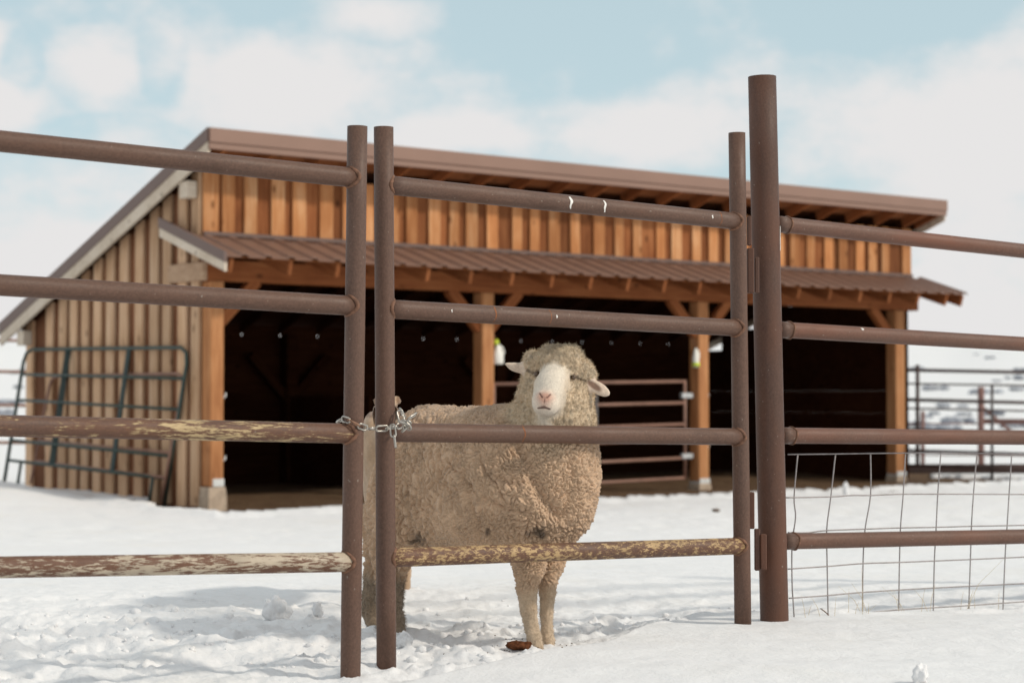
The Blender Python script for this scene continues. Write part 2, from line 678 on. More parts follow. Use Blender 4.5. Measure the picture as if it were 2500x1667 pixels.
def mat_coat(name, amount=1.0):
    """colour comes from the 'coat' attribute (fleece, face, nose skin); the nodes add fibre grain."""
    m, nt, b = new_mat(name)
    t = NT(nt)
    a = t.attr('coat')
    v = t.coord((1, 1, 1), rnd=False)
    n1 = t.noise(v, 210, 4, .7)
    n2 = t.noise(v, 30, 4, .6)
    k = t.ramp(n1, [(.25, .80), (.75, 1.14)])
    k2 = t.ramp(n2, [(.3, .9), (.7, 1.08)])
    c = t.mix(1.0, a.outputs['Color'], k, 'MULTIPLY')
    c = t.mix(1.0, c, k2, 'MULTIPLY')
    t.link(c, b.inputs['Base Color'])
    b.inputs['Roughness'].default_value = .9
    b.inputs['Specular IOR Level'].default_value = .12
    b.inputs['Sheen Weight'].default_value = .25
    b.inputs['Sheen Roughness'].default_value = .5
    t.bump(n1, .55 * amount, .004, b)
    return m


M['clod'] = mat_plain('rusty_clod', (.115, .045, .022), .95, 0, .6, 90, .9, .03)
M['snow'] = mat_snow()
M['dirt'] = mat_dirt()
M['coat'] = mat_coat('sheep_coat')
M['fleece'] = mat_coat('fleece_fibre', .0)

# ------------------------------------------------------------------ barn frame
BA = math.atan2(F_PX, 5910)
BU = np.array([math.cos(BA), math.sin(BA), 0])
BV = np.array([-math.sin(BA), math.cos(BA), 0])
BO = np.array([-3.24531, 20.80808, 0.0])
BLEN, BDEP = 11.76, 4.55


def bw(u, v, z):
    return BO + BU * u + BV * v + np.array([0, 0, z])


# ------------------------------------------------------------------ ground
# line of the undisturbed drift in front of the fence, as ground points
LEDGE = [onz(px, py, .38) for px, py in ((-400, 1800), (500, 1740), (930, 1690), (1250, 1628), (1480, 1588), (1620, 1535), (1780, 1508), (2050, 1508), (2500, 1490), (3100, 1470))]
LX = np.array([p[0] for p in LEDGE])
LY = np.array([p[1] for p in LEDGE])


_hr = np.random.RandomState(21)
HOOF = [(_hr.uniform(-2.4, 1.0), _hr.normal(6.75, .55), _hr.uniform(0, 3.1)) for _ in range(70)]


def ground_z(X, Y, detail=True):
    X = np.asarray(X, float)
    Y = np.asarray(Y, float)
    P2 = np.stack([X, Y, np.zeros_like(X)], 1)
    z = (.37 - .012 * sst(X, .35, -.3)) * (1 - sst(Y, 7.6, 17.5))
    # far country
    rr = np.sqrt(X * X + Y * Y)
    ang = np.arctan2(X, Y)
    ridge = 1 + .22 * vnoise(np.stack([ang * 6, ang * 0, ang * 0], 1) + 3.3, 5) + .10 * vnoise(np.stack([ang * 19, ang * 0, ang * 0], 1), 6)
    hill = sst(rr, 38, 420)
    z = z + hill * 12.0 * ridge
    z = z + sst(rr, 25, 120) * (.5 * fbm(P2 * .045, 4, 21)) + hill * 1.6 * fbm(P2 * .02, 4, 9)
    z = z - sst(rr, 600, 2500) * 20
    # bank against the gable wall
    u = (X - BO[0]) * BU[0] + (Y - BO[1]) * BU[1]
    v = (X - BO[0]) * BV[0] + (Y - BO[1]) * BV[1]
    bank = np.exp(-((u + 1.6) / 1.1) ** 2 - ((v - 3.3) / 2.2) ** 2) * .30
    z = z + bank
    if not detail:
        return z
    near = 1 - sst(rr, 13, 24)
    led = np.interp(X, LX, LY)
    wob = .05 * vnoise(np.stack([X * 4, X * 0, X * 0], 1), 31) + .02 * vnoise(np.stack([X * 15, X * 0, X * 0], 1), 32)
    d = Y - (led + wob)                      # >0: behind the drift, trodden
    trod = sst(d, -.02, .10)
    drift = 1 - trod
    # broad undulation
    z = z + near * .03 * fbm(P2 * .8, 3, 40)
    far_smooth = 1 - .72 * sst(Y, 7.4, 9.5)
    wP = P2 * 1.0
    wP[:, 0] += .06 * vnoise(P2 * 7, 41)
    wP[:, 1] += .06 * vnoise(P2 * 7, 42)
    d1, d2 = worley(wP * np.array([6.5, 4.2, 1]), 43)
    d3, d4 = worley(wP * np.array([17, 11, 1]) + 9.1, 44)
    rid = 1 - np.abs(fbm(P2 * np.array([3.2, 4.5, 1]), 4, 52)) * 2.4
    lumps = .030 * (.62 - d1) + .010 * (.55 - d3) + .030 * fbm(P2 * 4.0, 5, 45, .55) + .012 * rid + .012 * fbm(P2 * 15, 4, 46, .62) + .006 * fbm(P2 * 44, 3, 53, .6)
    path = np.exp(-((Y - 6.6) / .9) ** 2) * (1 - sst(X, 1.0, 1.9))
    z = z + near * trod * far_smooth * lumps * (.62 + .6 * path)
    z = z - trod * near * .008 * path
    for (hx_, hy_, ha_) in HOOF:
        m = np.where((np.abs(X - hx_) < .16) & (np.abs(Y - hy_) < .16))[0]
        if len(m):
            dx, dy = X[m] - hx_, Y[m] - hy_
            p = dx * math.cos(ha_) + dy * math.sin(ha_)
            q_ = -dx * math.sin(ha_) + dy * math.cos(ha_)
            r2 = (p / .045) ** 2 + (q_ / .030) ** 2
            z[m] += near[m] * trod[m] * (-.034 * np.exp(-r2 ** 2) + .012 * np.exp(-((np.sqrt(r2) - 1.5) / .35) ** 2))
    z = z + drift * (.035 + .012 * fbm(P2 * np.array([1.2, 3.0, 1]), 3, 47) + .003 * fbm(P2 * 14, 3, 48))
    # crust lip along the drift's edge
    z = z + .022 * np.exp(-((d + .03) / .035) ** 2) * sst(X, .2, .9) * (.6 + .5 * vnoise(P2 * 9, 49))
    z = z + .05 * near * np.exp(-((X + 1.02) / .5) ** 2 - ((Y - 6.45) / .2) ** 2) * (.6 + .6 * fbm(P2 * 11, 3, 51))
    # bare dirt under and just before the barn
    e = .16 * fbm(P2 * 1.6, 3, 60) + .08 * fbm(P2 * 6, 3, 61)
    inside = np.minimum(np.minimum(v + 1.15 + .35 * sst(u, 3, 6) + e, BDEP + .2 - v), np.minimum(u + .55 + 1.2 * sst(v, 1.9, .6) * 0 + e * 1.2, BLEN + 1.0 - u + e))
    side = (u + .75 + e * .8)
    inside = np.minimum(inside, side)
    inside = np.where(v > 1.3, np.minimum(inside, u - .05), inside)
    z = z + near * 0 + .055 * sst(inside, -.35, -.05) * (inside < 0) + .02 * sst(rr, 14, 17) * fbm(P2 * 4, 3, 62) * (rr < 30)
    z = np.where(inside > 0, z - .30 * sst(inside, 0, .07), z)
    return z


def make_ground():
    a_in = np.linspace(R(-19), R(19), 520)
    a_l = np.linspace(R(-180), R(-19), 46)[:-1]
    a_r = np.linspace(R(19), R(180), 46)[1:]
    ang = np.concatenate([a_l, a_in, a_r])[:-1]
    rad = np.concatenate([np.geomspace(.6, 4.6, 26)[:-1], np.linspace(4.6, 9.0, 300)[:-1], np.geomspace(9.0, 30, 190)[:-1], np.geomspace(30, 4500, 110)])
    A, Rr = np.meshgrid(ang, rad)
    X, Y = (Rr * np.sin(A)).ravel(), (Rr * np.cos(A)).ravel()
    Z = ground_z(X, Y)
    V = np.stack([X, Y, Z], 1)
    na, nr = len(ang), len(rad)
    i = np.arange(nr - 1)[:, None] * na
    j = np.arange(na)[None, :]
    j2 = (j + 1) % na
    Q = np.stack([i + j, i + na + j, i + na + j2, i + j2], -1).reshape(-1, 4)[:, ::-1]
    V = np.concatenate([V, [[0, 0, .37]]])
    me = np_mesh('snow_ground', V, Q)
    o = mesh_obj('snow_ground', me, M['snow'])
    tag(o, kind='structure')
    # centre cap
    n0 = len(V) - 1
    capf = [(n0, int(k), int((k + 1) % na)) for k in range(na)]
    bm = bmesh.new()
    bm.from_mesh(me)
    bm.verts.ensure_lookup_table()
    for f in capf:
        try:
            bm.faces.new([bm.verts[q] for q in (f[0], f[2], f[1])])
        except ValueError:
            pass
    bm.to_mesh(me)
    bm.free()
    return o


make_ground()


def gz(x, y):
    return float(ground_z(np.array([x]), np.array([y]))[0])


def make_dirt():
    us = np.arange(-1.6, BLEN + 2.2, .06)
    vs = np.arange(-2.2, BDEP + .6, .06)
    U, Vv = np.meshgrid(us, vs)
    U, Vv = U.ravel(), Vv.ravel()
    P = np.stack([U, Vv, 0 * U], 1)
    z = .012 * fbm(P * 5, 4, 70) + .03 * fbm(P * 1.1, 3, 71) - .02 + .05 * sst(Vv, .3, 2.5)
    Wp = BO[None] + U[:, None] * BU + Vv[:, None] * BV
    Wp[:, 2] = z
    n, m = len(us), len(vs)
    i = np.arange(m - 1)[:, None] * n
    j = np.arange(n - 1)[None]
    Q = np.stack([i + j, i + j + 1, i + n + j + 1, i + n + j], -1).reshape(-1, 4)
    o = mesh_obj('dirt_floor', np_mesh('dirt_floor', Wp, Q), M['dirt'])
    tag(o, kind='structure')


make_dirt()

# ------------------------------------------------------------------ barn
barn = empty('barn', tuple(BO), BA)
tag(barn, 'open fronted timber barn with brown metal roofs behind the pipe fence', 'barn')
R_SL, R_Z0 = .365, 3.927            # main roof surface: z = R_Z0 - R_SL * v
P_SL = .32                          # porch roof surface: z = 2.70 + P_SL * (v + .66)


def rz_(v):
    return R_Z0 - R_SL * v


def pz_(v):
    return 2.70 + P_SL * (v + .66)


def board_mesh(w, t, h0a, h0b, name):
    """upright board, foot at z=0, tops h0a at x=-w/2 and h0b at x=+w/2, face at y=0 going back to t."""
    V = [(-w / 2, 0, 0), (w / 2, 0, 0), (w / 2, t, 0), (-w / 2, t, 0), (-w / 2, 0, h0a), (w / 2, 0, h0b), (w / 2, t, h0b), (-w / 2, t, h0a)]
    me = bpy.data.meshes.new(name)
    me.from_pydata(V, [], BOXF)
    me.update()
    return me


# front upper wall
WALL_V = .19
u_, k = 0.0, 0
z_lo, z_hi = 2.90, rz_(WALL_V) - .20
edges = [0.0]
while edges[-1] < BLEN - .3:
    edges.append(edges[-1] + RNG.uniform(.27, .40))
edges[-1] = BLEN
fb_me = {}
for a_, b_ in zip(edges[:-1], edges[1:]):
    w = b_ - a_ - .006
    o = mesh_obj('board', board_mesh(w, .025, z_hi - z_lo, z_hi - z_lo, 'board'), M['front_board'], barn)
    o.location = ((a_ + b_) / 2, WALL_V + RNG.uniform(0, .006), z_lo)
for i, a_ in enumerate(edges):
    w = RNG.uniform(.14, .18) if 0 < i < len(edges) - 1 else .19
    x = min(max(a_ + RNG.uniform(-.015, .015), w / 2 - .004), BLEN - w / 2 + .004)
    o = mesh_obj('batten', board_mesh(w, .028, z_hi - z_lo, z_hi - z_lo, 'batten'), M['front_batten'], barn)
    o.location = (x, WALL_V - .0295 - RNG.uniform(0, .004), z_lo)
    o.rotation_euler = (0, 0, RNG.uniform(-.02, .02))
# flashing where porch roof meets the wall
cbox('flashing', M['trim'], barn, -.01, BLEN + .01, WALL_V - .06, WALL_V - .034, 2.955, 3.0, .003)
# left gable wall (local x = 0 plane, facing -u)
v_ = WALL_V
sv = [WALL_V + .005]
while sv[-1] < BDEP - .33:
    sv.append(sv[-1] + RNG.uniform(.29, .37))
sv[-1] = BDEP
for a_, b_ in zip(sv[:-1], sv[1:]):
    w = b_ - a_ - .006
    za, zb = rz_(a_) - .17, rz_(b_) - .17
    z0 = -.02
    # local x of the board runs along +v here: rotate -90 so that the face looks to -u
    o = mesh_obj('board', board_mesh(w, .025, zb - z0, za - z0, 'board'), M['side_board'], barn)
    o.location = (RNG.uniform(0, .006), (a_ + b_) / 2, z0)
    o.rotation_euler = (0, 0, R(-90))
for i, a_ in enumerate(sv):
    w = RNG.uniform(.165, .205)
    y = min(max(a_, WALL_V + w / 2), BDEP - w / 2)
    z0 = RNG.uniform(-.01, .03)
    o = mesh_obj('batten', board_mesh(w, .035, rz_(y + w / 2) - .171 - z0, rz_(y - w / 2) - .171 - z0, 'batten'), M['side_batten'], barn)
    o.location = (-.037 - RNG.uniform(0, .006), y, z0)
    o.rotation_euler = (0, 0, R(-90))
# right gable wall and rear wall, seen only from inside
for k in range(12):
    z0 = -.02 + k * .33
    top = [rz_(v) - .17 for v in (WALL_V, BDEP)]
    if z0 > top[0]:
        continue
    vmax = min(BDEP - .01, (R_Z0 - .17 - (z0 + .32)) / R_SL)
    if vmax < .4:
        continue
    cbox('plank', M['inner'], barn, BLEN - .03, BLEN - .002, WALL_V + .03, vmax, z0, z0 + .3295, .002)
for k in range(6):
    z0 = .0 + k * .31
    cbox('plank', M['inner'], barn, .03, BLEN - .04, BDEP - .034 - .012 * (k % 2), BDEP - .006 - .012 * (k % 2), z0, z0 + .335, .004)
# blocking boards along the top of the rear wall: a V-shaped gap of daylight is left beside every rafter
RAFT = [.02 + .61 * i for i in range(20)]
bz0, bz1 = 1.862, rz_(BDEP) - .085
for i in range(len(RAFT) - 1):
    a_, b_ = RAFT[i], RAFT[i + 1]
    c = .055
    Vb = []
    for yy in (BDEP - .03, BDEP - .008):
        Vb += [(a_, yy, bz0), (b_, yy, bz0), (b_, yy, bz1 - .17), (b_ - c, yy, bz1), (a_ + c, yy, bz1), (a_, yy, bz1 - .17)]
    Fb = [(0, 1, 2, 3, 4, 5), (11, 10, 9, 8, 7, 6)] + [(q, q + 6, (q + 1) % 6 + 6, (q + 1) % 6) for q in range(6)]
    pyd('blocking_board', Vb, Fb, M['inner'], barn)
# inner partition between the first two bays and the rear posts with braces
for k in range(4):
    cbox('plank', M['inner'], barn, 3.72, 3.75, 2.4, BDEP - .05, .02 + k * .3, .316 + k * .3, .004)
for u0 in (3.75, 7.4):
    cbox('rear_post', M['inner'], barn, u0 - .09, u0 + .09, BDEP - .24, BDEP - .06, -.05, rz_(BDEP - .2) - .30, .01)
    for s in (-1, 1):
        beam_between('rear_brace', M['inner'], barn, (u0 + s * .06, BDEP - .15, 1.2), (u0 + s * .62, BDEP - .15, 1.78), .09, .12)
# roofs ------------------------------------------------------------
RU0, RU1, RV0, RV1 = -.20, BLEN + .24, -.31, 4.95


def rib_sheet(name, mat, parent, u0, u1, v0, v1, zf, thick=.012, pitch=.203, rib=.022, flip=False):
    """corrugated roof sheet: trapezoid ribs run down the slope."""
    prof = []
    n = max(1, int(round((u1 - u0) / pitch)))
    p = (u1 - u0) / n
    for i in range(n):
        b = u0 + i * p
        prof += [(b, 0), (b + p * .62, 0), (b + p * .70, rib), (b + p * .90, rib), (b + p * .98, 0)]
    prof.append((u1, 0))
    V, Fc = [], []
    for v in (v0, v1):
        for (x, h) in prof:
            V.append((x, v, zf(v) + h))
    for v in (v0, v1):
        for (x, h) in prof:
            V.append((x, v, zf(v) + h - thick))
    m = len(prof)
    for i in range(m - 1):
        Fc.append((i, i + 1, m + i + 1, m + i))
        Fc.append((2 * m + i, 3 * m + i, 3 * m + i + 1, 2 * m + i + 1))
        Fc.append((i, 2 * m + i, 2 * m + i + 1, i + 1))
        Fc.append((m + i, m + i + 1, 3 * m + i + 1, 3 * m + i))
    Fc.append((0, m, 3 * m, 2 * m))
    Fc.append((m - 1, 3 * m - 1, 4 * m - 1, 2 * m - 1))
    return pyd(name, V, Fc, mat, parent)


ns = 13
for i in range(ns):
    w = (RU1 - RU0) / ns
    a_ = RU0 + i * w
    rib_sheet('roof_sheet', M['roof'], barn, a_ + .001, a_ + w - .001, RV0 + .03, RV1, lambda v: rz_(v) - .02)
# deck boards (seen from below) and rafters of the main roof
def deck(name, mat, v0, v1):
    V = []
    for h in (-.058, -.036):
        V += [(RU0 + .05, v0, rz_(v0) + h), (RU1 - .05, v0, rz_(v0) + h), (RU1 - .05, v1, rz_(v1) + h), (RU0 + .05, v1, rz_(v1) + h)]
    return pyd(name, V, BOXF, mat, barn)


deck('eave_deck', M['deck'], RV0 + .04, WALL_V - .002)
deck('roof_deck', M['inner'], WALL_V + .002, RV1 - .05)  # same timber as the eave deck, darkened to stand for interior shade
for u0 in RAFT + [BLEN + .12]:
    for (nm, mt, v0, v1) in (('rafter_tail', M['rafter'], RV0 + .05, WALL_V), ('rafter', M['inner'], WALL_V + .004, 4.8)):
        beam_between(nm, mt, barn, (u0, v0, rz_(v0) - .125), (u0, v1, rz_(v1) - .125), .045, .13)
# fascia of the main eave
FZ = rz_(RV0)
cbox('fascia', M['fascia'], barn, RU0, RU1 + .01, RV0 - .012, RV0 + .016, FZ - .135, FZ + .022, .006)
cbox('fascia_lip', M['fascia'], barn, RU0, RU1 + .01, RV0 + .004, RV0 + .028, FZ - .205, FZ - .137, .004)


def slope_strip(name, mat, parent, u0, u1, v0, v1, zf, h0, h1, vert0=True):
    """board that follows a roof slope: spans u0..u1, v0..v1, from zf(v)+h0 up to zf(v)+h1."""
    V = []
    for h in (h0, h1):
        V += [(u0, v0, zf(v0) + h), (u1, v0, zf(v0) + h), (u1, v1, zf(v1) + h), (u0, v1, zf(v1) + h)]
    return pyd(name, V, BOXF, mat, parent)


for (x0, x1, side) in ((RU0 - .02, RU0 + .02, 0), (RU1 - .02, RU1 + .02, 1)):
    slope_strip('rake_trim', M['trim'], barn, x0, x1, RV0 + .018, RV1 + .03, rz_, -.115, .03)
    slope_strip('barge_board', M['barge'], barn, x0 + .012 - .012 * side, x1 + .0 * side + .004 - .02 * side, RV0 + .03, RV1, rz_, -.262, -.116)
# purlin ends under the rake
for (v0, v1, dz) in ((.22, .40, .14), (4.36, 4.54, .14)):
    cbox('purlin_end', M['barge'], barn, -.17, -.046, v0, v1, rz_(v1) - .42, rz_(v1) - .235, .008)
# porch roof
npz = 14
for i in range(npz):
    w = (12.02 + .2) / npz
    a_ = -.2 + i * w
    top = WALL_V - .035
    rib_sheet('porch_sheet', M['roof'], barn, a_ + .001, a_ + w - .001, -.66, top, lambda v: pz_(v) - .016, pitch=.29, rib=.026)
rib_sheet('porch_return', M['roof'], barn, -.2, -.05, top + .002, .75, lambda v: pz_(v) - .016, pitch=.15, rib=.004)
slope_strip('porch_trim', M['trim'], barn, -.225, -.19, -.67, .77, pz_, -.085, .026)
slope_strip('porch_barge', M['barge'], barn, -.215, -.185, -.66, .76, pz_, -.185, -.086)
pyd('porch_deck', [(-.18, -.62, pz_(-.62) - .05), (11.95, -.62, pz_(-.62) - .05), (11.95, .15, pz_(.15) - .05), (-.18, .15, pz_(.15) - .05),
                   (-.18, -.62, pz_(-.62) - .031), (11.95, -.62, pz_(-.62) - .031), (11.95, .15, pz_(.15) - .031), (-.18, .15, pz_(.15) - .031)], BOXF, M['deck'], barn)
for i in range(21):
    u0 = .02 + .61 * i - (.12 if i == 0 else 0)
    u0 = min(u0, 11.96)
    v0, v1 = -.60, .40
    beam_between('porch_rafter', M['rafter'], barn, (u0, v0, pz_(v0) - .135), (u0, v1, pz_(v1) - .135), .05, .16)
# header beam, posts, braces
cbox('header_beam', M['beam'], barn, -.03, BLEN - .01, .012, .17, 2.46, 2.692, .01)
cbox('side_beam', M['old_beam'], barn, -.09, -.032, .012, .80, 2.46, 2.66, .008)
PU = [(.0, .17), (3.70, 3.885), (7.29, 7.48), (11.22, 11.43)]
for i, (a_, b_) in enumerate(PU):
    z0 = .24 if i == 0 else .1
    cbox('post', M['post'], barn, a_, b_, .0, .185, z0, 2.458, .012)
    c = (a_ + b_) / 2
    for s in (-1, 1):
        if (i == 0 and s < 0) or (i == 3 and s > 0):
            continue
        beam_between('knee_brace', M['beam'], barn, (c + s * .07, .09, 2.02), (c + s * .53, .09, 2.48), .10, .13)
    cbox('bracket', M['bracket'], barn, a_ + .035, b_ + .004, -.008, .18, z0 - .0, z0 + .085, .004) if i in (0,) else cbox('bracket', M['bracket'], barn, a_ + .01, b_ + .004, -.008, .19, .06, .14, .004)
    w0, w1, h = (.115, .10, .235) if i == 0 else (.11, .10, .075)
    Vp = []
    for (w, z) in ((w0, -.12), (w0 * .98, h * .55), (w1, h)):
        Vp += [(c - w, .09 - w, z), (c + w, .09 - w, z), (c + w, .09 + w, z), (c - w, .09 + w, z)]
    Fp = [(3, 2, 1, 0), (8, 9, 10, 11)] + [(4 * q + j, 4 * q + (j + 1) % 4, 4 * q + 4 + (j + 1) % 4, 4 * q + 4 + j) for q in (0, 1) for j in range(4)]
    pyd('pier', Vp, Fp, M['concrete'], barn)


def hinge_pin(u, z, s=1):
    o = empty('hinge_pin', (u, .09, z))
    o.parent = barn
    V1, F1 = sweep_arrays([(0, 0, 0), (s * .05, 0, 0), (s * .065, 0, .01), (s * .068, 0, .05)], .011, 8)
    pyd('pin', V1, F1, M['galv'], o, True)
    V2, F2 = sweep_arrays([(s * .004, 0, 0), (s * .018, 0, 0)], .022, 8)
    pyd('nut', V2, F2, M['galv'], o, True)


for z in (1.2, .52):
    hinge_pin(.172, z)
    hinge_pin(7.482, z + .0)

# ------------------------------------------------------------------ gate inside the barn
bg = empty('tube_gate', tuple(bw(3.95, .10, .0)), BA)
tag(bg, 'brown tube gate closing the middle bay of the barn behind the ram', 'gate')
GL = 3.18
SAG = .05


def gp(u, z):
    return (u, 0, z + SAG * u / GL)


levels = (.12, .40, .66, .92, 1.10, 1.36)
for z in (.10, .36, .60, .80, 1.08, 1.36):
    tube('rail', M['barn_gate'], bg, gp(.02, z), gp(GL - .02, z), .021, 10)
for u in (0.0, GL):
    tube('upright', M['barn_gate'], bg, gp(u, .08), gp(u, 1.38), .022, 10)
tube('brace', M['grey_pipe'], bg, (1.62, -.012, .12), (1.62, -.012, 1.37), .03, 10)
for z in (1.17, .38):
    o = cbox('hinge_strap', M['galv'], bg, GL - .07, GL + .13, -.03, .03, z + .02, z + .09, .006)
# ------------------------------------------------------------------ jugs on the barn posts


def jug(name, u, v, z, label, cap_low=False, w=.075, h=.24):
    o = empty(name, tuple(bw(u, v, z)), BA)
    tag(o, label, 'jug', 'white jugs hanging on the barn posts')
    prof = [(.0, -h / 2), (w * .9, -h / 2), (w * 1.02, -h / 2 + .015), (w, 0), (w * .62, h * .30), (w * .42, h * .42), (w * .38, h * .5)]
    seg = 16
    V, Fc = [], []
    for (r_, z_) in prof:
        for j in range(seg):
            a = 2 * math.pi * j / seg
            V.append((r_ * math.cos(a), r_ * math.sin(a) * .8, z_))
    for q in range(len(prof) - 1):
        for j in range(seg):
            Fc.append((q * seg + j, q * seg + (j + 1) % seg, (q + 1) * seg + (j + 1) % seg, (q + 1) * seg + j))
    Fc.append(tuple((len(prof) - 1) * seg + j for j in range(seg)))
    b = pyd('body', V, Fc, M['plastic'], o, True)
    if cap_low:
        sweep('band', M['neon'], o, [(0, 0, -h / 2 + .012), (0, 0, -h / 2 + .06)], w * 1.06, 12)
    else:
        sweep('cap', M['neon'], o, [(-.03, 0, h * .5 - .005), (-.03, 0, h * .5 + .035), (-.03, 0, h * .5 + .06)], (w * .45, w * .5, w * .3), 12)
    sweep('handle', M['plastic'], o, [(w * .9, 0, -h * .1), (w * 1.25, 0, h * .12), (w * .95, 0, h * .34), (w * .4, 0, h * .42)], .011, 6)
    sweep('cord', M['twig'], o, [(0, .0, h * .5), (-.02, .03, h * .5 + .1), (-w - .01, .04, h * .5 + .16)], .004, 5)
    return o


jug('plastic_jug', 3.985, .06, 1.72, 'white jug with yellow green cap hanging on the post above the ram')
jug('plastic_jug', 7.235, .0, 1.72, 'slim white jug with yellow green base on the post left of the gate hinge', True, .05, .25)

# ------------------------------------------------------------------ green panel and rusty panel leaning on the gable wall


def side_pt(px, py, u):
    d = ray(px, py)
    P = BO + BU * u
    t = ((P - C0) @ BU) / (d @ BU)
    return C0 + d * t


def lean_panel(name, label, tl, tr, br, bl, rails, mat, barmat, bars, r=.022, legs=True):
    o = empty(name, tuple((np.array(bl) + np.array(br)) / 2))
    tag(o, label, 'gate panel')
    base = np.array(o.location)
    tl, tr, br, bl = [np.array(q) - base for q in (tl, tr, br, bl)]
    pt = lambda a, t: (tl * (1 - a) + tr * a) * (1 - t) + (bl * (1 - a) + br * a) * t
    # outer frame: up one end, over the rounded corners, down the other
    path = [pt(0, 1), pt(0, .5), pt(0, .10), pt(.012, .03), pt(.045, 0), pt(.5, 0), pt(.955, 0), pt(.988, .03), pt(1, .10), pt(1, .5), pt(1, 1)]
    sweep('frame', mat, o, path, r, 10)
    for t in rails:
        tube('rail', mat, o, pt(0, t), pt(1, t), r * .85, 10)
    nrm = np.cross(tr - tl, bl - tl)
    nrm /= np.linalg.norm(nrm)
    for a in bars:
        A, B = pt(a, .005), pt(a, rails[-1] + .005)
        beam_between('bar', barmat, o, A + nrm * .012, B + nrm * .012, .075, .02, .003)
    if legs:
        for a in (.09, .91):
            tube('leg', mat, o, pt(a, rails[-1]), pt(a, 1.0), r * .85, 10)
    return o


lean_panel('cattle_gate', 'green tube gate leaning upright against the gable wall', side_pt(62, 853, -.09), side_pt(462, 848, -.09), onz(400, 1242, -.03), onz(8, 1190, .14),
           (.19, .38, .67, .81), M['green'], M['green_dark'], (.285, .66))
lean_panel('cattle_gate', 'thin rusty brown tube panel standing behind the green gate', side_pt(125, 918, -.05), side_pt(452, 912, -.05), onz(392, 1232, .02), onz(75, 1180, .16),
           (.60, .79), M['barn_gate'], M['barn_gate'], (), .018, False)

# ------------------------------------------------------------------ pipe fence and gate in front
SPAN = 1.137


def zl(x):    # depth of the left fence
    return F_PX * SPAN / (1038 - .1155 * x)


def zg(x):
    return F_PX * SPAN / (910 - .1405 * (x - 965))


def zr(x):
    return F_PX * SPAN / (771 - .130 * (x - 1925))


PR = .0300


def pts(px0, py0, Y0, px1, py1, Y1):
    return at(px0, py0, Y0), at(px1, py1, Y1)


def upright(name, parent, base, px_t, py_t, px_b, py_b, Y, r, mat, sunk=.25, hollow=True):
    A, B = at(px_b, py_b, Y), at(px_t, py_t, Y)
    d = (A - B) / np.linalg.norm(A - B)
    A = A + d * sunk
    return tube(name, mat, parent, A - base, B - base, r, 32, hollow, 8, .0006)


def weld_ring(parent, base, J, railR, dirv, postdir, r):
    """bead along the saddle where a rail meets an upright of equal size; J joint centre, dirv from joint out along the rail."""
    e = np.array(dirv) / np.linalg.norm(dirv)
    zz = np.array(postdir) / np.linalg.norm(postdir)
    zz = zz - e * (zz @ e)
    zz /= np.linalg.norm(zz)
    yy = np.cross(zz, e)
    path = []
    for k in range(36):
        a = 2 * math.pi * k / 36
        q = railR * 1.0
        path.append(J - base + yy * q * math.cos(a) + zz * q * math.sin(a) + e * (math.sqrt((q * math.sin(a)) ** 2 + .012 ** 2) - .0065) + NR.randn(3) * .0006)
    return path


def rail_obj(parent, base, A, B, mat, ends, postdir, r=.0292, name='rail'):
    o = tube(name, mat, parent, A - base, B - base, r, 32, False, 24, .0005)
    Mi = axis_matrix(A - base, B - base).inverted()
    for (J, sgn) in ends:
        path = weld_ring(parent, np.zeros(3), J - base, r + .0008, (B - A) * sgn, postdir, .004)
        path = [np.array(Mi @ Vector([float(c) for c in q])) for q in path]
        sweep('weld', M['weld'], o, path, .0062, 8, True)
    return o


def paint_mark(rail, L, px_frac, a0, a1, w, r=.0298):
    """thin smear of white paint around part of a rail (a sub-part of it)."""
    V, Fc = [], []
    n = 10
    for k in range(n + 1):
        a = a0 + (a1 - a0) * k / n
        ww = w * (.55 + .45 * math.sin(math.pi * min(1, .15 + k / n))) * RNG.uniform(.8, 1.15)
        off = .22 * w * math.sin(k * .9 + px_frac * 9)
        for s in (-1, 1):
            V.append((r * math.cos(a), r * math.sin(a), L * px_frac + s * ww / 2 + off))
    for k in range(n):
        Fc.append((2 * k, 2 * k + 1, 2 * k + 3, 2 * k + 2))
    return pyd('paint_mark', V, Fc, M['white_paint'], rail)


# left fence
base = at(865, 1655, zl(866))
base[2] = .37
fence_l = empty('pipe_fence', tuple(base))
tag(fence_l, 'brown pipe fence of four rails ending at a post left of the chained gate', 'fence')
Yp = zl(866)
upright('post', fence_l, base, 872.5, 309, 855.5, 1656, Yp, PR, M['pipe'])
lrail = [((-320, 312), (866, 435), M['pipe']), ((-320, 677), (866, 747), M['pipe']), ((-320, 1032), (866, 1058), M['paint_some']), ((-320, 1389), (866, 1371), M['paint_lots'])]
lx = [0, 0, 0, 0]
for (p0, p1, mt) in lrail:
    A, B = at(p0[0], p0[1], zl(-320)), at(p1[0], p1[1], Yp)
    # joint on the post axis
    f_ = (p1[1] - 309) / (1656 - 309)
    B = at(872.5 + (855.5 - 872.5) * f_, p1[1], Yp)
    rail_obj(fence_l, base, A, B, mt, [(B, -1)], (0, 0, 1))
Aoff = at(-320, 312, zl(-320))
pA = at(-320, 180, zl(-320))
pB = at(-320, 1700, zl(-320))
tube('post', M['pipe'], fence_l, pB - base, pA - base, PR, 32, True, 8)

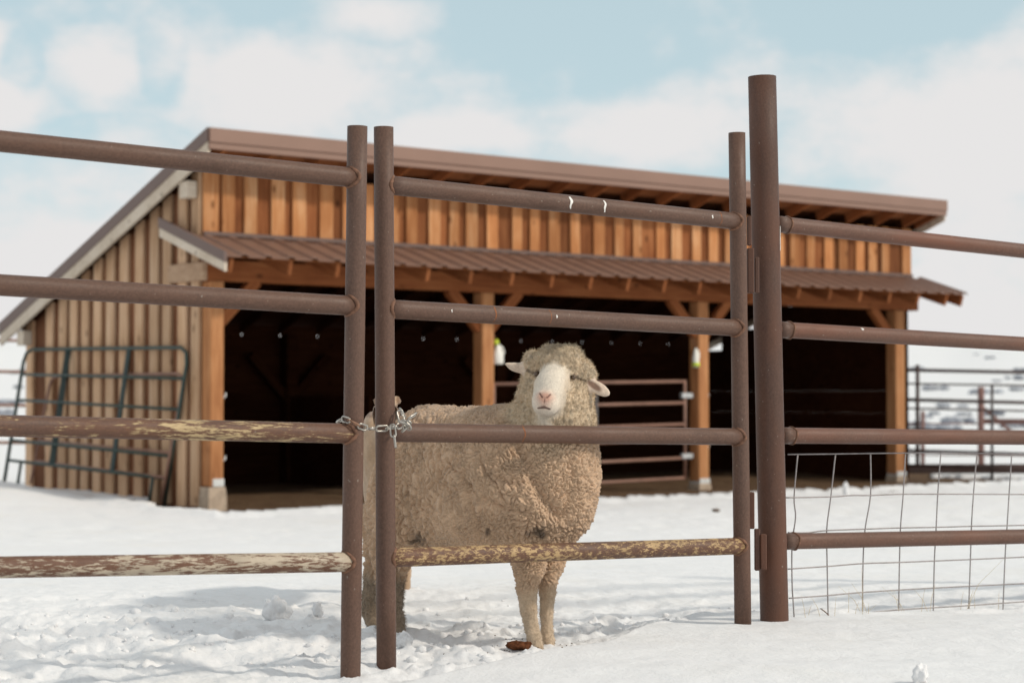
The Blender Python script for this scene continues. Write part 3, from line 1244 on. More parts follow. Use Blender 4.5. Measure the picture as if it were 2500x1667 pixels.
# gate
base = at(944, 1640, zg(940))
base[2] = .37
gate = empty('pipe_gate', tuple(base))
tag(gate, 'narrow brown pipe gate with peeling bottom rail in front of the ram', 'gate')
Yl, Yr = zg(941), zg(1807)
gl_t, gl_b = (936.5, 311), (943.5, 1644)
gr_t, gr_b = (1799, 325), (1813.5, 1520)
upright('upright', gate, base, *gl_t, *gl_b, Yl, PR, M['pipe'], sunk=.0)
upright('upright', gate, base, *gr_t, *gr_b, Yr, PR * .99, M['pipe'], sunk=.03)
g_rails = [(451, 541, M['pipe']), (754, 801, M['pipe']), (1055, 1066, M['pipe']), (1361, 1332, M['paint_gate'])]
for i, (y0, y1, mt) in enumerate(g_rails):
    fl = (y0 - gl_t[1]) / (gl_b[1] - gl_t[1])
    fr = (y1 - gr_t[1]) / (gr_b[1] - gr_t[1])
    A = at(gl_t[0] + (gl_b[0] - gl_t[0]) * fl, y0, Yl)
    B = at(gr_t[0] + (gr_b[0] - gr_t[0]) * fr, y1, Yr)
    ro = rail_obj(gate, base, A, B, mt, [(A, 1), (B, -1)], (0, 0, 1))
    L = float(np.linalg.norm(B - A))
    # local frame of the rail: find the angle that faces the camera
    Mi = axis_matrix(A, B).to_3x3().inverted()
    loc = Mi @ Vector((0.12, -1, .12))
    ac = math.atan2(loc.y, loc.x)
    marks = {0: [(.478, .9, .010), (.575, .9, .009), (.90, .25, .006)], 1: [(.155, .2, .004), (.435, .22, .005)], 2: []}.get(i, [])
    for (fx, da, w) in marks:
        paint_mark(ro, L, fx, ac - da * .7, ac + da * .9, w)
    for (fx, w) in {0: [(.93, .004)], 1: [(.27, .005), (.42, .003)], 2: [(.345, .006)]}.get(i, []):
        pm = paint_mark(ro, L, fx, ac - .9, ac + 1.1, w, .0296)
        pm.name = 'rust_mark'
        pm.data.materials[0] = M['rust']
# hinge leaves welded to the gate upright and to the post
YH = zr(1850)


def plate(name, parent, base, x0, y0, x1, y1, Y, depth, mat=None):
    P0, P1 = at(x0, y1, Y) - base, at(x1, y0, Y) - base
    return cbox(name, mat or M['weld'], parent, P0[0], P1[0], P0[1] - depth / 2, P0[1] + depth / 2, P0[2], P1[2], .003)


plate('hinge_leaf', gate, base, 1824, 606, 1840, 716, zg(1836) - .005, .03, M['pipe_rusty'])
plate('hinge_leaf', gate, base, 1827, 1201, 1841, 1290, zg(1836) - .005, .03, M['pipe_rusty'])
plate('hinge_leaf', gate, base, 1824, 528, 1834, 600, zg(1836) - .005, .02, M['pipe_rusty'])

# right fence with the hinge post
base = at(1890, 1525, zr(1880))
base[2] = .37
fence_r = empty('pipe_fence', tuple(base))
tag(fence_r, 'reddish pipe fence right of the gate with tall thick hinge post', 'fence')
Yh = zr(1880)
upright('hinge_post', fence_r, base, 1860.5, 188, 1891, 1530, Yh, .0505, M['pipe_rusty'])
r_rails = [(550, 613), (806, 840), (1063, 1068), (1321, 1309)]
for (y0, y1) in r_rails:
    s = (y1 - y0) / (2500 - 1925)
    f_ = (y0 - 188) / (1530 - 188)
    xc = 1860.5 + 30.5 * f_
    A = at(xc, y0 - s * (1925 - xc), Yh)
    B = at(3000, y1 + s * 500, zr(3000))
    ro = tube('rail', M['pipe_red'], fence_r, A - base, B - base, .0288, 32, False, 24, .0005)
    # sleeve and weld beside the post
    d = (B - A) / np.linalg.norm(B - A)
    st, en = .046, .046 + .058
    sl = tube('sleeve', M['pipe'], None, (0, 0, st), (0, 0, en), .0300, 32, False, 1)
    sl.parent = ro
    for q in (en,):
        path = [(.0296 * math.cos(a), .0296 * math.sin(a), q + .003 * math.sin(3 * a) + NR.randn() * .001) for a in np.linspace(0, 2 * math.pi, 30, endpoint=False)]
        w = sweep('weld', M['weld'], None, path, .0045, 6, True)
        w.parent = ro
    if y0 == 806:
        Mi = axis_matrix(A, B).to_3x3().inverted()
        loc = Mi @ Vector((.1, -1, .75))
        ac = math.atan2(loc.y, loc.x)
        paint_mark(ro, 1.0, .455, ac - .2, ac + .2, .013, .0294)
    if y0 == 550:
        pass
tube('post', M['pipe_rusty'], fence_r, at(3000, 1600, zr(3000)) - base, at(3000, 420, zr(3000)) - base, .0505, 32, True, 8)
for (x0, y0, x1, y1, yo) in ((1842, 628, 1853, 716, -.05), (1842, 1290, 1855, 1392, -.06), (1856, 1303, 1871, 1390, -.065)):
    plate('hinge_plate', fence_r, base, x0, y0, x1, y1, YH + yo, .02, M['pipe_rusty'])
plate('paint_mark', fence_r, base, 1904, 552, 1905.5, 612, Yh - .012, .004, M['white_paint'])

# ------------------------------------------------------------------ wire mesh panel behind the right fence
mbase = at(2200, 1510, zr(2200) + .05)
wm = empty('wire_panel', tuple(mbase))
tag(wm, 'bent galvanised wire mesh panel standing in the snow behind the right fence', 'wire mesh')


def wp(cx_, cy_):
    px, py = 1700 + .4975 * cx_, 780 + .4975 * cy_
    return at(px, py, zr(px) + .045) - mbase


def smooth_path(P, n=6):
    P = np.asarray(P, float)
    out = []
    for i in range(len(P) - 1):
        p0, p1, p2, p3 = P[max(i - 1, 0)], P[i], P[i + 1], P[min(i + 2, len(P) - 1)]
        for t in np.linspace(0, 1, n, endpoint=False):
            out.append(.5 * ((2 * p1) + (-p0 + p2) * t + (2 * p0 - 5 * p1 + 4 * p2 - p3) * t * t + (-p0 + 3 * p1 - 3 * p2 + p3) * t ** 3))
    out.append(P[-1])
    return out


vert = [[(498, 660), (480, 870), (487, 970), (470, 1100), (470, 1290), (475, 1380), (485, 1530)],
        [(683, 660), (660, 870), (640, 1030), (642, 1200), (648, 1510)],
        [(855, 655), (855, 860), (828, 1030), (818, 1200), (816, 1500)],
        [(1027, 655), (1015, 860), (1002, 1020), (997, 1190), (992, 1500)],
        [(1200, 652), (1185, 857), (1177, 1020), (1168, 1190), (1162, 1480)],
        [(1377, 660), (1360, 857), (1350, 1017), (1345, 1180), (1335, 1470)],
        [(1548, 660), (1535, 857), (1525, 1015), (1515, 1170), (1503, 1470)],
        [(1725, 660), (1712, 856), (1700, 1010), (1690, 1160), (1675, 1460)]]
hori = [[(450, 661), (640, 659), (855, 656), (1020, 654), (1200, 651), (1377, 655), (1608, 660), (1900, 664)],
        [(440, 873), (660, 869), (760, 862), (855, 862), (1015, 856), (1360, 856), (1608, 857), (1900, 858)],
        [(450, 1044), (540, 1045), (640, 1034), (830, 1027), (1000, 1021), (1180, 1018), (1350, 1013), (1608, 1008), (1900, 1000)],
        [(450, 1223), (640, 1210), (820, 1196), (1000, 1190), (1345, 1176), (1608, 1164), (1900, 1150)],
        [(455, 1366), (640, 1353), (820, 1337), (1162, 1316), (1608, 1294), (1900, 1278)],
        [(460, 1474), (640, 1460), (820, 1440), (992, 1423), (1335, 1402), (1608, 1383), (1900, 1366)]]
for P in vert + hori:
    sweep('wire', M['wire'], wm, smooth_path([wp(*q) for q in P], 5), .0025 if P in vert else .0027, 6)

# ------------------------------------------------------------------ chain
cbase = at(915, 1045, 5.75)
ch = empty('chain', tuple(cbase))
tag(ch, 'steel link chain wrapped round the gate upright and the fence post', 'chain')


def link_mesh(L, wdt, r):
    h = (L - wdt) / 2
    q = wdt / 2 - r
    path = []
    for k in range(9):
        a = -math.pi / 2 + math.pi * k / 8
        path.append((h + q * math.cos(a), q * math.sin(a), 0))
    for k in range(9):
        a = math.pi / 2 + math.pi * k / 8
        path.append((-h + q * math.cos(a), q * math.sin(a), 0))
    V, Fc = sweep_arrays(path, r, 8, True)
    me = bpy.data.meshes.new('link')
    me.from_pydata([tuple(v) for v in V], [], Fc)
    me.update()
    me.polygons.foreach_set('use_smooth', [True] * len(me.polygons))
    return me


LM = link_mesh(.044, .022, .0029)
LM.materials.append(M['chain'])


def add_link(P0, P1, roll, mat=None):
    P0, P1 = Vector(P0), Vector(P1)
    me = LM
    if mat:
        me = LM.copy()
        me.materials[0] = mat
    o = bpy.data.objects.new('link', me)
    COL.objects.link(o)
    o.parent = ch
    d = (P1 - P0).normalized()
    view = Vector((0, -1, 0))
    side = view.cross(d).normalized()
    up = d.cross(side)
    Mx = Matrix((d, side, up)).transposed()
    Mx = Mx @ Matrix.Rotation(roll, 3, 'X')
    Mx = Mx.to_4x4()
    Mx.translation = (P0 + P1) / 2
    o.matrix_local = Mx
    s = (P1 - P0).length / .0325
    return o


YC = 5.70
main = [(826, 1030, 5.755), (836, 1022, 5.715), (853, 1027, 5.69), (874, 1038, 5.688), (897, 1046, 5.72), (921, 1046, 5.80), (945, 1045, 5.815), (968, 1042, 5.83), (990, 1034, 5.86)]
for i in range(len(main) - 1):
    A, B = at(*main[i]) - cbase, at(*main[i + 1]) - cbase
    add_link(A, B, R(70) if i % 2 == 0 else R(12), M['chain_rust'] if i == 2 else None)
for (a_, b_, roll) in (((984, 1040, 5.83), (972, 990, 5.86), 10), ((989, 1024, 5.84), (975, 992, 5.88), 75), ((958, 1034, 5.80), (961, 1068, 5.80), 15), ((962, 1062, 5.80), (966, 1092, 5.80), 80),
                       ((984, 1028, 5.82), (1000, 1046, 5.82), 40), ((996, 1034, 5.83), (984, 1052, 5.81), 70), ((1000, 1020, 5.84), (1013, 1012, 5.86), 75), ((978, 1030, 5.80), (996, 1036, 5.80), 85), ((988, 1044, 5.82), (998, 1030, 5.80), 20)):
    add_link(at(*a_) - cbase, at(*b_) - cbase, R(roll))
back = [(826, 1030, 5.755), (840, 1034, 5.80), (868, 1040, 5.83), (895, 1046, 5.90), (922, 1048, 5.96), (948, 1046, 5.97), (972, 1040, 5.95), (988, 1036, 5.90)]
for i in range(len(back) - 1):
    add_link(at(*back[i]) - cbase, at(*back[i + 1]) - cbase, R(80) if i % 2 else R(15))

# ------------------------------------------------------------------ far fences


def far_rail(parent, base, p0, Y0, p1, Y1, r, mat, name='rail'):
    return tube(name, mat, parent, at(*p0, Y0) - base, at(*p1, Y1) - base, r, 10)


def far_post(parent, base, x, yt, yb, Y, r, mat, name='post'):
    return tube(name, mat, parent, at(x, yb, Y) - base, at(x, yt, Y) - base, r, 12)


b0 = at(2300, 1178, 28.2)
fg = empty('field_gate', tuple(b0))
tag(fg, 'thin dark tube gate hung on the right corner post of the barn', 'gate')
for (y0, y1, r) in ((936, 941, .014), (996, 1003, .014), (1047, 1055, .016), (1097, 1107, .016), (1134, 1146, .020)):
    far_rail(fg, b0, (2183, y0), 28.3, (2700, y1 + (y1 - y0) * .6), 26.8, r, M['far_pipe'])
far_post(fg, b0, 2183, 934, 1142, 28.3, .018, M['far_pipe'], 'upright')
far_post(fg, b0, 2422, 938, 1182, 27.6, .022, M['grey_pipe'], 'upright')
cbox('toe_board', M['far_pipe'], fg, *(sorted((at(2210, 1150, 28.2)[0] - b0[0], at(2690, 1150, 28.2)[0] - b0[0]))), .35, .38, .12, .26, .004)

b0 = at(2240, 1180, 31.0)
ff = empty('pipe_fence', tuple(b0))
tag(ff, 'dark pipe corral fence standing beyond the right end of the barn', 'fence')
for (y0, y1, r) in ((903, 909, .030), (975, 984, .030), (1048, 1056, .026), (1100, 1110, .026)):
    far_rail(ff, b0, (2120, y0 - 2), 31.2, (2800, y1 + 6), 31.0, r, M['far_pipe'])
far_post(ff, b0, 2240, 890, 1190, 31, .032, M['far_pipe'])
far_post(ff, b0, 2640, 890, 1190, 31, .032, M['far_pipe'])

b0 = at(2395, 1180, 34.0)
fr2 = empty('pipe_fence', tuple(b0))
tag(fr2, 'faded red pipe fence with thick posts farthest away in the snow field', 'fence')
far_post(fr2, b0, 2395, 944, 1192, 34, .058, M['far_red'])
far_post(fr2, b0, 2253, 1003, 1192, 34, .035, M['far_red'])
far_post(fr2, b0, 2720, 944, 1192, 34, .058, M['far_red'])
far_rail(fr2, b0, (2395, 1028), 34, (2800, 1032), 34, .05, M['far_red'])
far_rail(fr2, b0, (2200, 1034), 34, (2395, 1034), 34, .012, M['far_red'])
far_rail(fr2, b0, (2400, 995), 34, (2470, 1055), 34, .03, M['far_red'], 'brace')
far_rail(fr2, b0, (2200, 1150), 34, (2800, 1156), 34, .012, M['far_red'])
far_rail(fr2, b0, (2200, 1110), 34, (2800, 1114), 34, .012, M['far_red'])

b0 = at(0, 1120, 27.5)
fl2 = empty('pipe_fence', tuple(b0))
tag(fl2, 'brown pipe fence behind the left gable corner of the barn', 'fence')
for (y0, r) in ((831, .022), (907, .024), (989, .024), (1080, .024)):
    far_rail(fl2, b0, (-420, y0 - 4), 27.5, (110, y0 + 1), 27.5, r, M['barn_gate'])
far_post(fl2, b0, -150, 800, 1160, 27.5, .035, M['barn_gate'])
far_post(fl2, b0, 100, 815, 1160, 27.5, .035, M['barn_gate'])

# ------------------------------------------------------------------ sheep, from a signed distance field
HEAD_DIR = R(-40)
SF = np.array([math.cos(HEAD_DIR), math.sin(HEAD_DIR), 0])     # forward
SR = np.array([math.sin(HEAD_DIR), -math.cos(HEAD_DIR), 0])    # its right side (towards the camera)
SO = np.array([-.175, 6.69, .355])


class Field:
    """smooth union / carving of primitives on a grid, each primitive touching only its own block."""

    def __init__(s, lo, hi, h):
        s.lo, s.h = np.array(lo, float), h
        s.n = np.ceil((np.array(hi) - s.lo) / h).astype(int) + 1
        s.F = np.full(s.n, 1.0, np.float32)

    def block(s, c, rad):
        a = np.clip(np.floor((c - rad - s.lo) / s.h).astype(int), 0, s.n - 1)
        b = np.clip(np.ceil((c + rad - s.lo) / s.h).astype(int) + 1, 1, s.n)
        ax = [(s.lo[i] + s.h * np.arange(a[i], b[i])).astype(np.float32) for i in range(3)]
        return tuple(slice(a[i], b[i]) for i in range(3)), np.meshgrid(*ax, indexing='ij', sparse=True)

    def blend(s, sl, d, k, carve=False):
        F = s.F[sl]
        if carve:
            d = -d
            h = np.clip(.5 - .5 * (F - d) / k, 0, 1)
            s.F[sl] = F + (d - F) * h + k * h * (1 - h)
        else:
            h = np.clip(.5 + .5 * (F - d) / k, 0, 1)
            s.F[sl] = F + (d - F) * h - k * h * (1 - h)

    def ell(s, c, r, k=.03, rot=None, carve=False):
        c, r = np.array(c, float), np.array(r, float)
        sl, (X, Y, Z) = s.block(c, np.full(3, r.max() + k * 1.5 + .02))
        X, Y, Z = X - c[0], Y - c[1], Z - c[2]
        if rot is not None:
            m = np.asarray(rot, float)      # rows: the ellipsoid's axes
            X, Y, Z = (m[0, 0] * X + m[0, 1] * Y + m[0, 2] * Z, m[1, 0] * X + m[1, 1] * Y + m[1, 2] * Z, m[2, 0] * X + m[2, 1] * Y + m[2, 2] * Z)
        k0 = np.sqrt((X / r[0]) ** 2 + (Y / r[1]) ** 2 + (Z / r[2]) ** 2)
        k1 = np.sqrt((X / r[0] ** 2) ** 2 + (Y / r[1] ** 2) ** 2 + (Z / r[2] ** 2) ** 2) + 1e-9
        s.blend(sl, k0 * (k0 - 1) / k1, k, carve)

    def cap(s, A, B, ra, rb, k=.03, carve=False):
        A, B = np.array(A, float), np.array(B, float)
        c = (A + B) / 2
        rad = np.abs(B - A) / 2 + max(ra, rb) + k * 1.5 + .02
        sl, (X, Y, Z) = s.block(c, rad)
        d = B - A
        L2 = d @ d + 1e-12
        t = np.clip(((X - A[0]) * d[0] + (Y - A[1]) * d[1] + (Z - A[2]) * d[2]) / L2, 0, 1)
        q = np.sqrt((X - A[0] - t * d[0]) ** 2 + (Y - A[1] - t * d[1]) ** 2 + (Z - A[2] - t * d[2]) ** 2)
        s.blend(sl, q - (ra + (rb - ra) * t), k, carve)

    def chain(s, pts_, k=.03):
        for (a, ra), (b, rb) in zip(pts_[:-1], pts_[1:]):
            s.cap(a, b, ra, rb, k)

    def mesh(s):
        """naive surface nets -> vertices, quads."""
        F = s.F
        n = s.n
        S = F < 0
        # cells with a sign change
        cs = np.zeros(n - 1, np.int8)
        for dx in (0, 1):
            for dy in (0, 1):
                for dz in (0, 1):
                    cs += S[dx:n[0] - 1 + dx, dy:n[1] - 1 + dy, dz:n[2] - 1 + dz]
        act = (cs > 0) & (cs < 8)
        idx = np.full(act.shape, -1, np.int64)
        ii = np.argwhere(act)
        idx[act] = np.arange(len(ii))
        acc = np.zeros((len(ii), 3))
        cnt = np.zeros(len(ii))
        corners = [(a, b, c) for a in (0, 1) for b in (0, 1) for c in (0, 1)]
        for a in corners:
            for ax in range(3):
                if a[ax]:
                    continue
                b = list(a)
                b[ax] = 1
                fa = F[ii[:, 0] + a[0], ii[:, 1] + a[1], ii[:, 2] + a[2]]
                fb = F[ii[:, 0] + b[0], ii[:, 1] + b[1], ii[:, 2] + b[2]]
                m = (fa < 0) != (fb < 0)
                t = np.where(m, fa / np.where(m, fa - fb, 1), 0)
                p = np.array(a, float)[None] + np.zeros((len(ii), 3))
                p[:, ax] += t
                acc += p * m[:, None]
                cnt += m
        V = s.lo + s.h * (ii + acc / cnt[:, None])
        Q = []
        for ax in range(3):
            o1, o2 = [(1, 2), (2, 0), (0, 1)][ax]
            sl0 = [slice(1, n[i] - 1) for i in range(3)]
            sl0[ax] = slice(0, n[ax] - 1)
            sl1 = list(sl0)
            sl1[ax] = slice(1, n[ax])
            A, B = S[tuple(sl0)], S[tuple(sl1)]
            ch_ = np.argwhere(A != B)
            if len(ch_) == 0:
                continue
            sgn = A[tuple(ch_.T)]
            g = ch_ + np.array([sl0[i].start for i in range(3)])
            e1, e2 = np.zeros(3, int), np.zeros(3, int)
            e1[o1], e2[o2] = 1, 1
            f = [idx[tuple((g - a_).T)] for a_ in (e1 + e2, e2, 0 * e1, e1)]
            q = np.stack(f, 1)
            q[~sgn] = q[~sgn][:, ::-1]
            Q.append(q)
        Q = np.concatenate(Q)
        Q = Q[(Q >= 0).all(1)]
        return V, Q


def vert_normals(V, Q):
    d1 = V[Q[:, 2]] - V[Q[:, 0]]
    d2 = V[Q[:, 3]] - V[Q[:, 1]]
    fn = np.cross(d1, d2)
    Nn = np.zeros_like(V)
    for i in range(4):
        np.add.at(Nn, Q[:, i], fn)
    return Nn / (np.linalg.norm(Nn, axis=1)[:, None] + 1e-12)


def relax(V, Q, it=2, lam=.5):
    for _ in range(it):
        acc = np.zeros_like(V)
        c = np.zeros(len(V))
        for i in range(4):
            for j in (1, 3):
                np.add.at(acc, Q[:, i], V[Q[:, (i + j) % 4]])
                np.add.at(c, Q[:, i], 1)
        V = V + lam * (acc / np.maximum(c, 1)[:, None] - V)
    return V


def to_s(Wp):
    q = np.asarray(Wp, float) - SO
    return np.array([q @ SF, q @ SR, q[2]])


def S3(px, py, Y):
    return to_s(at(px, py, Y))


# head frame: image-right, towards the camera, up, tilted a little
HO_W = at(1357, 915, 6.40)
roll = R(5)
_hx = np.array([math.cos(roll), 0, -math.sin(roll)])
_hz = np.array([math.sin(roll), 0, math.cos(roll)])
yaw = R(-6)
_hy = np.array([math.sin(yaw), -math.cos(yaw), 0])
_hx = np.cross(_hz, _hy) * -1
_hx /= np.linalg.norm(_hx)
if _hx[0] < 0:
    _hx = -_hx


def H(x, y, z):
    return to_s(HO_W + _hx * x + _hy * y + _hz * z)


def dir_s(w):
    w = np.asarray(w, float)
    return np.array([w @ SF, w @ SR, w[2]])


HX, HY, HZ = dir_s(_hx), dir_s(_hy), dir_s(_hz)
HROT = np.stack([HX, HY, HZ])


def ear_rot(axis, facing):
    a = np.array(axis, float)
    a /= np.linalg.norm(a)
    f = np.array(facing, float)
    f = f - a * (f @ a)
    f /= np.linalg.norm(f)
    return np.stack([a, f, np.cross(a, f)])


def hd(x, y, z):
    return HX * x + HY * y + HZ * z


def build_ram():
    fl = Field((-.56, -.36, -.04), (.66, .36, 1.02), .0033)
    # trunk
    fl.ell((.05, 0, .572), (.34, .225, .245), .04)
    fl.ell((-.135, 0, .590), (.20, .210, .232), .05)
    fl.ell((-.205, .02, .47), (.14, .185, .19), .05)
    fl.ell((.22, 0, .560), (.21, .225, .255), .06)
    fl.ell((.335, .0, .51), (.165, .185, .20), .06)
    fl.ell((.08, 0, .47), (.30, .205, .165), .05)
    # neck, upright, with a heavy apron of folds
    fl.cap(S3(1354, 1150, 6.50), S3(1357, 985, 6.47), .150, .126, .05)
    fl.cap(S3(1350, 1215, 6.50), S3(1352, 1080, 6.48), .150, .138, .05)
    fl.cap(S3(1200, 1110, 6.66), S3(1320, 1070, 6.53), .145, .12, .05)
    # head fleece
    fl.ell(H(.0, -.065, .016), (.104, .10, .062), .03, HROT)
    fl.ell(H(.014, -.050, .045), (.080, .085, .070), .03, HROT)
    fl.ell(H(.004, -.005, .062), (.072, .052, .046), .02, HROT)
    fl.ell(H(-.002, -.075, -.05), (.122, .10, .10), .03, HROT)
    fl.ell(H(.0, -.085, -.14), (.122, .105, .09), .04, HROT)
    fl.ell(H(.095, -.055, .0), (.036, .05, .06), .02, HROT)
    fl.ell(H(-.088, -.05, .03), (.034, .05, .05), .02, HROT)
    # brow fleece hanging over the eyes
    fl.ell(H(-.060, -.002, .040), (.034, .030, .02), .012, HROT)
    fl.ell(H(.062, -.002, .033), (.036, .030, .02), .012, HROT)
    # face: a wide bridge running down and forward to the muzzle
    fl.cap(H(.0, .0, .014), H(-.009, .055, -.045), .054, .053, .012)
    fl.cap(H(-.009, .055, -.045), H(-.018, .086, -.084), .053, .044, .014)
    fl.ell(H(-.018, .092, -.098), (.042, .034, .040), .014, HROT)
    fl.ell(H(-.017, .075, -.112), (.030, .034, .022), .012, HROT)
    fl.ell(H(-.035, .045, -.085), (.026, .04, .035), .02, HROT)
    fl.ell(H(.012, .045, -.085), (.026, .04, .035), .02, HROT)
    # nose pad
    fl.ell(H(-.019, .119, -.074), (.027, .012, .018), .008, HROT)
    # carve: nostrils, philtrum, mouth, eye sockets and the creases behind the eyes
    for s in (-1, 1):
        fl.cap(H(-.019 + s * .0165, .130, -.067), H(-.019 + s * .0085, .131, -.077), .0038, .0024, .003, True)
        fl.ell(H(s * .061 - .001, .026, -.003), (.012, .014, .0085), .005, HROT, True)
        fl.cap(H(s * .066, .016, -.003), H(s * .100, -.012, -.010 * s - .002), .0038, .003, .005, True)
    fl.cap(H(-.019, .130, -.079), H(-.019, .126, -.096), .0022, .0022, .003, True)
    for k in range(6):
        x0, x1 = -.019 + k * .00633, -.01267 + k * .00633
        f0 = lambda x: -.1085 - .26 * abs(x)
        y0 = lambda x: .122 - 9.0 * x * x
        fl.cap(H(-.019 + x0, y0(x0), f0(x0)), H(-.019 + x1, y0(x1), f0(x1)), .0017, .0017, .003, True)
    # eyelid ridge
    for s in (-1, 1):
        fl.cap(H(s * .051, .030, .011), H(s * .070, .014, .009), .005, .005, .006)
    # ears: image-left one swept out and slightly up, image-right one drooping with its hollow to the camera
    a = hd(-.085, .012, .006)
    fl.ell(H(-.118, -.028, .012), (.048, .009, .0185), .012, ear_rot(a, hd(0, 1, .35)))
    fl.cap(H(-.140, -.022, .016), H(-.170, -.016, .022), .0105, .0045, .010)
    a = hd(.085, .008, -.040)
    fl.ell(H(.140, -.026, -.031), (.047, .009, .0215), .012, ear_rot(a, hd(0, 1, .25)))
    fl.ell(H(.128, -.008, -.024), (.032, .012, .0145), .006, ear_rot(a, hd(0, 1, .25)), True)
    # legs
    fl.chain([(S3(1292, 1300, 6.47), .090), (S3(1290, 1375, 6.44), .058), (S3(1286, 1430, 6.43), .037), (S3(1290, 1485, 6.43), .0265), (S3(1297, 1530, 6.43), .0225), (S3(1305, 1556, 6.41), .0255)], .012)
    fl.chain([(S3(1350, 1300, 6.55), .080), (S3(1346, 1375, 6.53), .048), (S3(1337, 1440, 6.51), .029), (S3(1334, 1500, 6.50), .0215), (S3(1335, 1540, 6.49), .0195), (S3(1338, 1564, 6.47), .0225)], .010)
    fl.cap(S3(1305, 1556, 6.41), S3(1312, 1580, 6.385), .0255, .021, .008)
    fl.cap(S3(1338, 1564, 6.47), S3(1342, 1582, 6.44), .0225, .019, .008)
    fl.chain([(S3(970, 1270, 6.80), .125), (S3(962, 1340, 6.79), .086), (S3(954, 1400, 6.80), .058), (S3(950, 1462, 6.80), .044), (S3(958, 1515, 6.77), .037), (S3(966, 1545, 6.75), .036)], .03)
    fl.cap(S3(966, 1545, 6.75), S3(972, 1556, 6.73), .034, .026, .012)
    fl.chain([(S3(950, 1270, 7.04), .12), (S3(938, 1345, 7.06), .080), (S3(926, 1405, 7.08), .053), (S3(912, 1455, 7.10), .040), (S3(910, 1495, 7.08), .034), (S3(914, 1518, 7.06), .034)], .03)
    V, Q = fl.mesh()
    V = relax(V, Q, 3, .5)
    Nn = vert_normals(V, Q)

    # ---- regions
    hl = V - to_s(HO_W)
    hx, hy, hz = hl @ HX, hl @ HY, hl @ HZ
    head = sst(V[:, 2], .60, .72) * sst(np.sqrt(((hx) / .2) ** 2 + ((hy + .03) / .2) ** 2 + ((hz + .03) / .2) ** 2), 1.15, .85)
    # bare face: distance from the line of the bridge
    A, B = np.array([0, .0, .012]), np.array([-.018, .092, -.094])
    dl = B - A
    q = np.stack([hx, hy, hz], 1)
    t = np.clip(((q - A) @ dl) / (dl @ dl), 0, 1.25)
    pc = A + t[:, None] * dl
    off = q - pc
    wob = .006 * vnoise(q * 60, 3) + .005 * vnoise(q * 150, 7)
    wid = .047 + .010 * sst(t, .0, .35) - .002 * t
    face = sst(np.sqrt(off[:, 0] ** 2 + .5 * off[:, 1] ** 2 + .5 * off[:, 2] ** 2) + wob, wid + .012, wid - .014) * sst(hy, -.022, -.002) * sst(hz + wob * 1.3 + .3 * np.abs(hx), .048, .030)
    face = np.maximum(face, sst(hy, .045, .06) * sst(hz + wob, -.143, -.128) * sst(np.abs(hx + .012), .064, .046))
    def ear_m(c, axis, r):
        m = ear_rot(axis, (0, 1, .3))
        p = (q - np.array(c)) @ m.T
        return sst(np.sqrt((p[:, 0] / r[0]) ** 2 + (p[:, 1] / r[1]) ** 2 + (p[:, 2] / r[2]) ** 2), 1.25, 1.05)
    nearh = (np.abs(hz) < .10) * (np.abs(hy) < .07)
    ear = np.maximum(np.maximum(ear_m((-.118, -.028, .012), (-.085, .012, .006), (.05, .016, .022)) * (hx < -.092), (hx < -.130) * 1.0),
                     np.maximum(ear_m((.140, -.026, -.031), (.085, .008, -.04), (.050, .017, .025)) * (hx > .104), (hx > .140) * 1.0)) * nearh
    legz = V[:, 2]
    shank = sst(legz + .02 * vnoise(V * 30, 4), .235, .175)
    front = V[:, 0] > .1
    wool = np.clip(1 - np.maximum(np.maximum(face, ear), shank * .85), 0, 1)
    # ---- fleece relief
    # wrinkle pattern: upright on the flank, rounder over shoulder and neck
    warp = np.stack([fbm(V * 9, 3, 80), fbm(V * 9, 3, 81), fbm(V * 9, 3, 82)], 1)
    Pw = V + .045 * warp + .010 * np.stack([fbm(V * 38, 2, 83), fbm(V * 38, 2, 84), fbm(V * 38, 2, 85)], 1)
    sh = sst(V[:, 0] + .5 * np.abs(V[:, 2] - .6), .10, .24)
    scA = np.array([56, 16, 23.0])
    scB = np.array([52, 42, 74.0])
    a1, a2 = worley(Pw * scA, 90)
    b1, b2 = worley(Pw * scB, 91)
    c1, c2 = worley((Pw + .012 * warp) * np.array([84, 84, 46.0]), 92)
    dA, dB, dC = a2 - a1, b2 - b1, c2 - c1
    cr = lambda d, w: np.clip(1 - d / w, 0, 1) ** 1.15
    crack = cr(dA, .42) * (1 - sh) + .8 * cr(dB, .25) * sh
    headw = head
    top = sst(V[:, 2], .75, .82) * (1 - headw)
    mod = .62 + .6 * sst(fbm(V * 5.0, 3, 95), -.4, .4)
    mod2 = .4 + .8 * sst(fbm(V * 11.0, 3, 94), -.4, .4)
    depth = (.021 - .0098 * sh) * (1 - .9 * headw) * (1 - .6 * top)
    rel = -depth * mod * crack - .0080 * mod2 * cr(dC, .42) * (1 - .5 * headw) + .003 * fbm(V * 26, 3, 96)
    # long creases: a few deep folds round the neck and the shoulder, wavy upright lines along the flank
    foldz = np.exp(-(((V[:, 0] - .22) / .17) ** 2 + ((V[:, 2] - .52) / .17) ** 2)) * (1 - headw)
    ph = V[:, 2] * 46 + V[:, 0] * 42 - V[:, 1] * 16 + 7.0 * fbm(V * 6, 4, 97)
    fold = np.clip(1 - np.abs(np.sin(ph * .5)) / .34, 0, 1) ** 1.4
    rel = rel - .017 * foldz * fold * sst(fbm(V * 5, 3, 98), -.25, .3)
    flz = np.exp(-(((V[:, 0] + .02) / .22) ** 2 + ((V[:, 2] - .55) / .2) ** 2)) * (1 - headw)
    ph2 = V[:, 0] * 150 - V[:, 1] * 60 + V[:, 2] * 22 + 7.5 * fbm(V * np.array([9, 9, 6]), 4, 93)
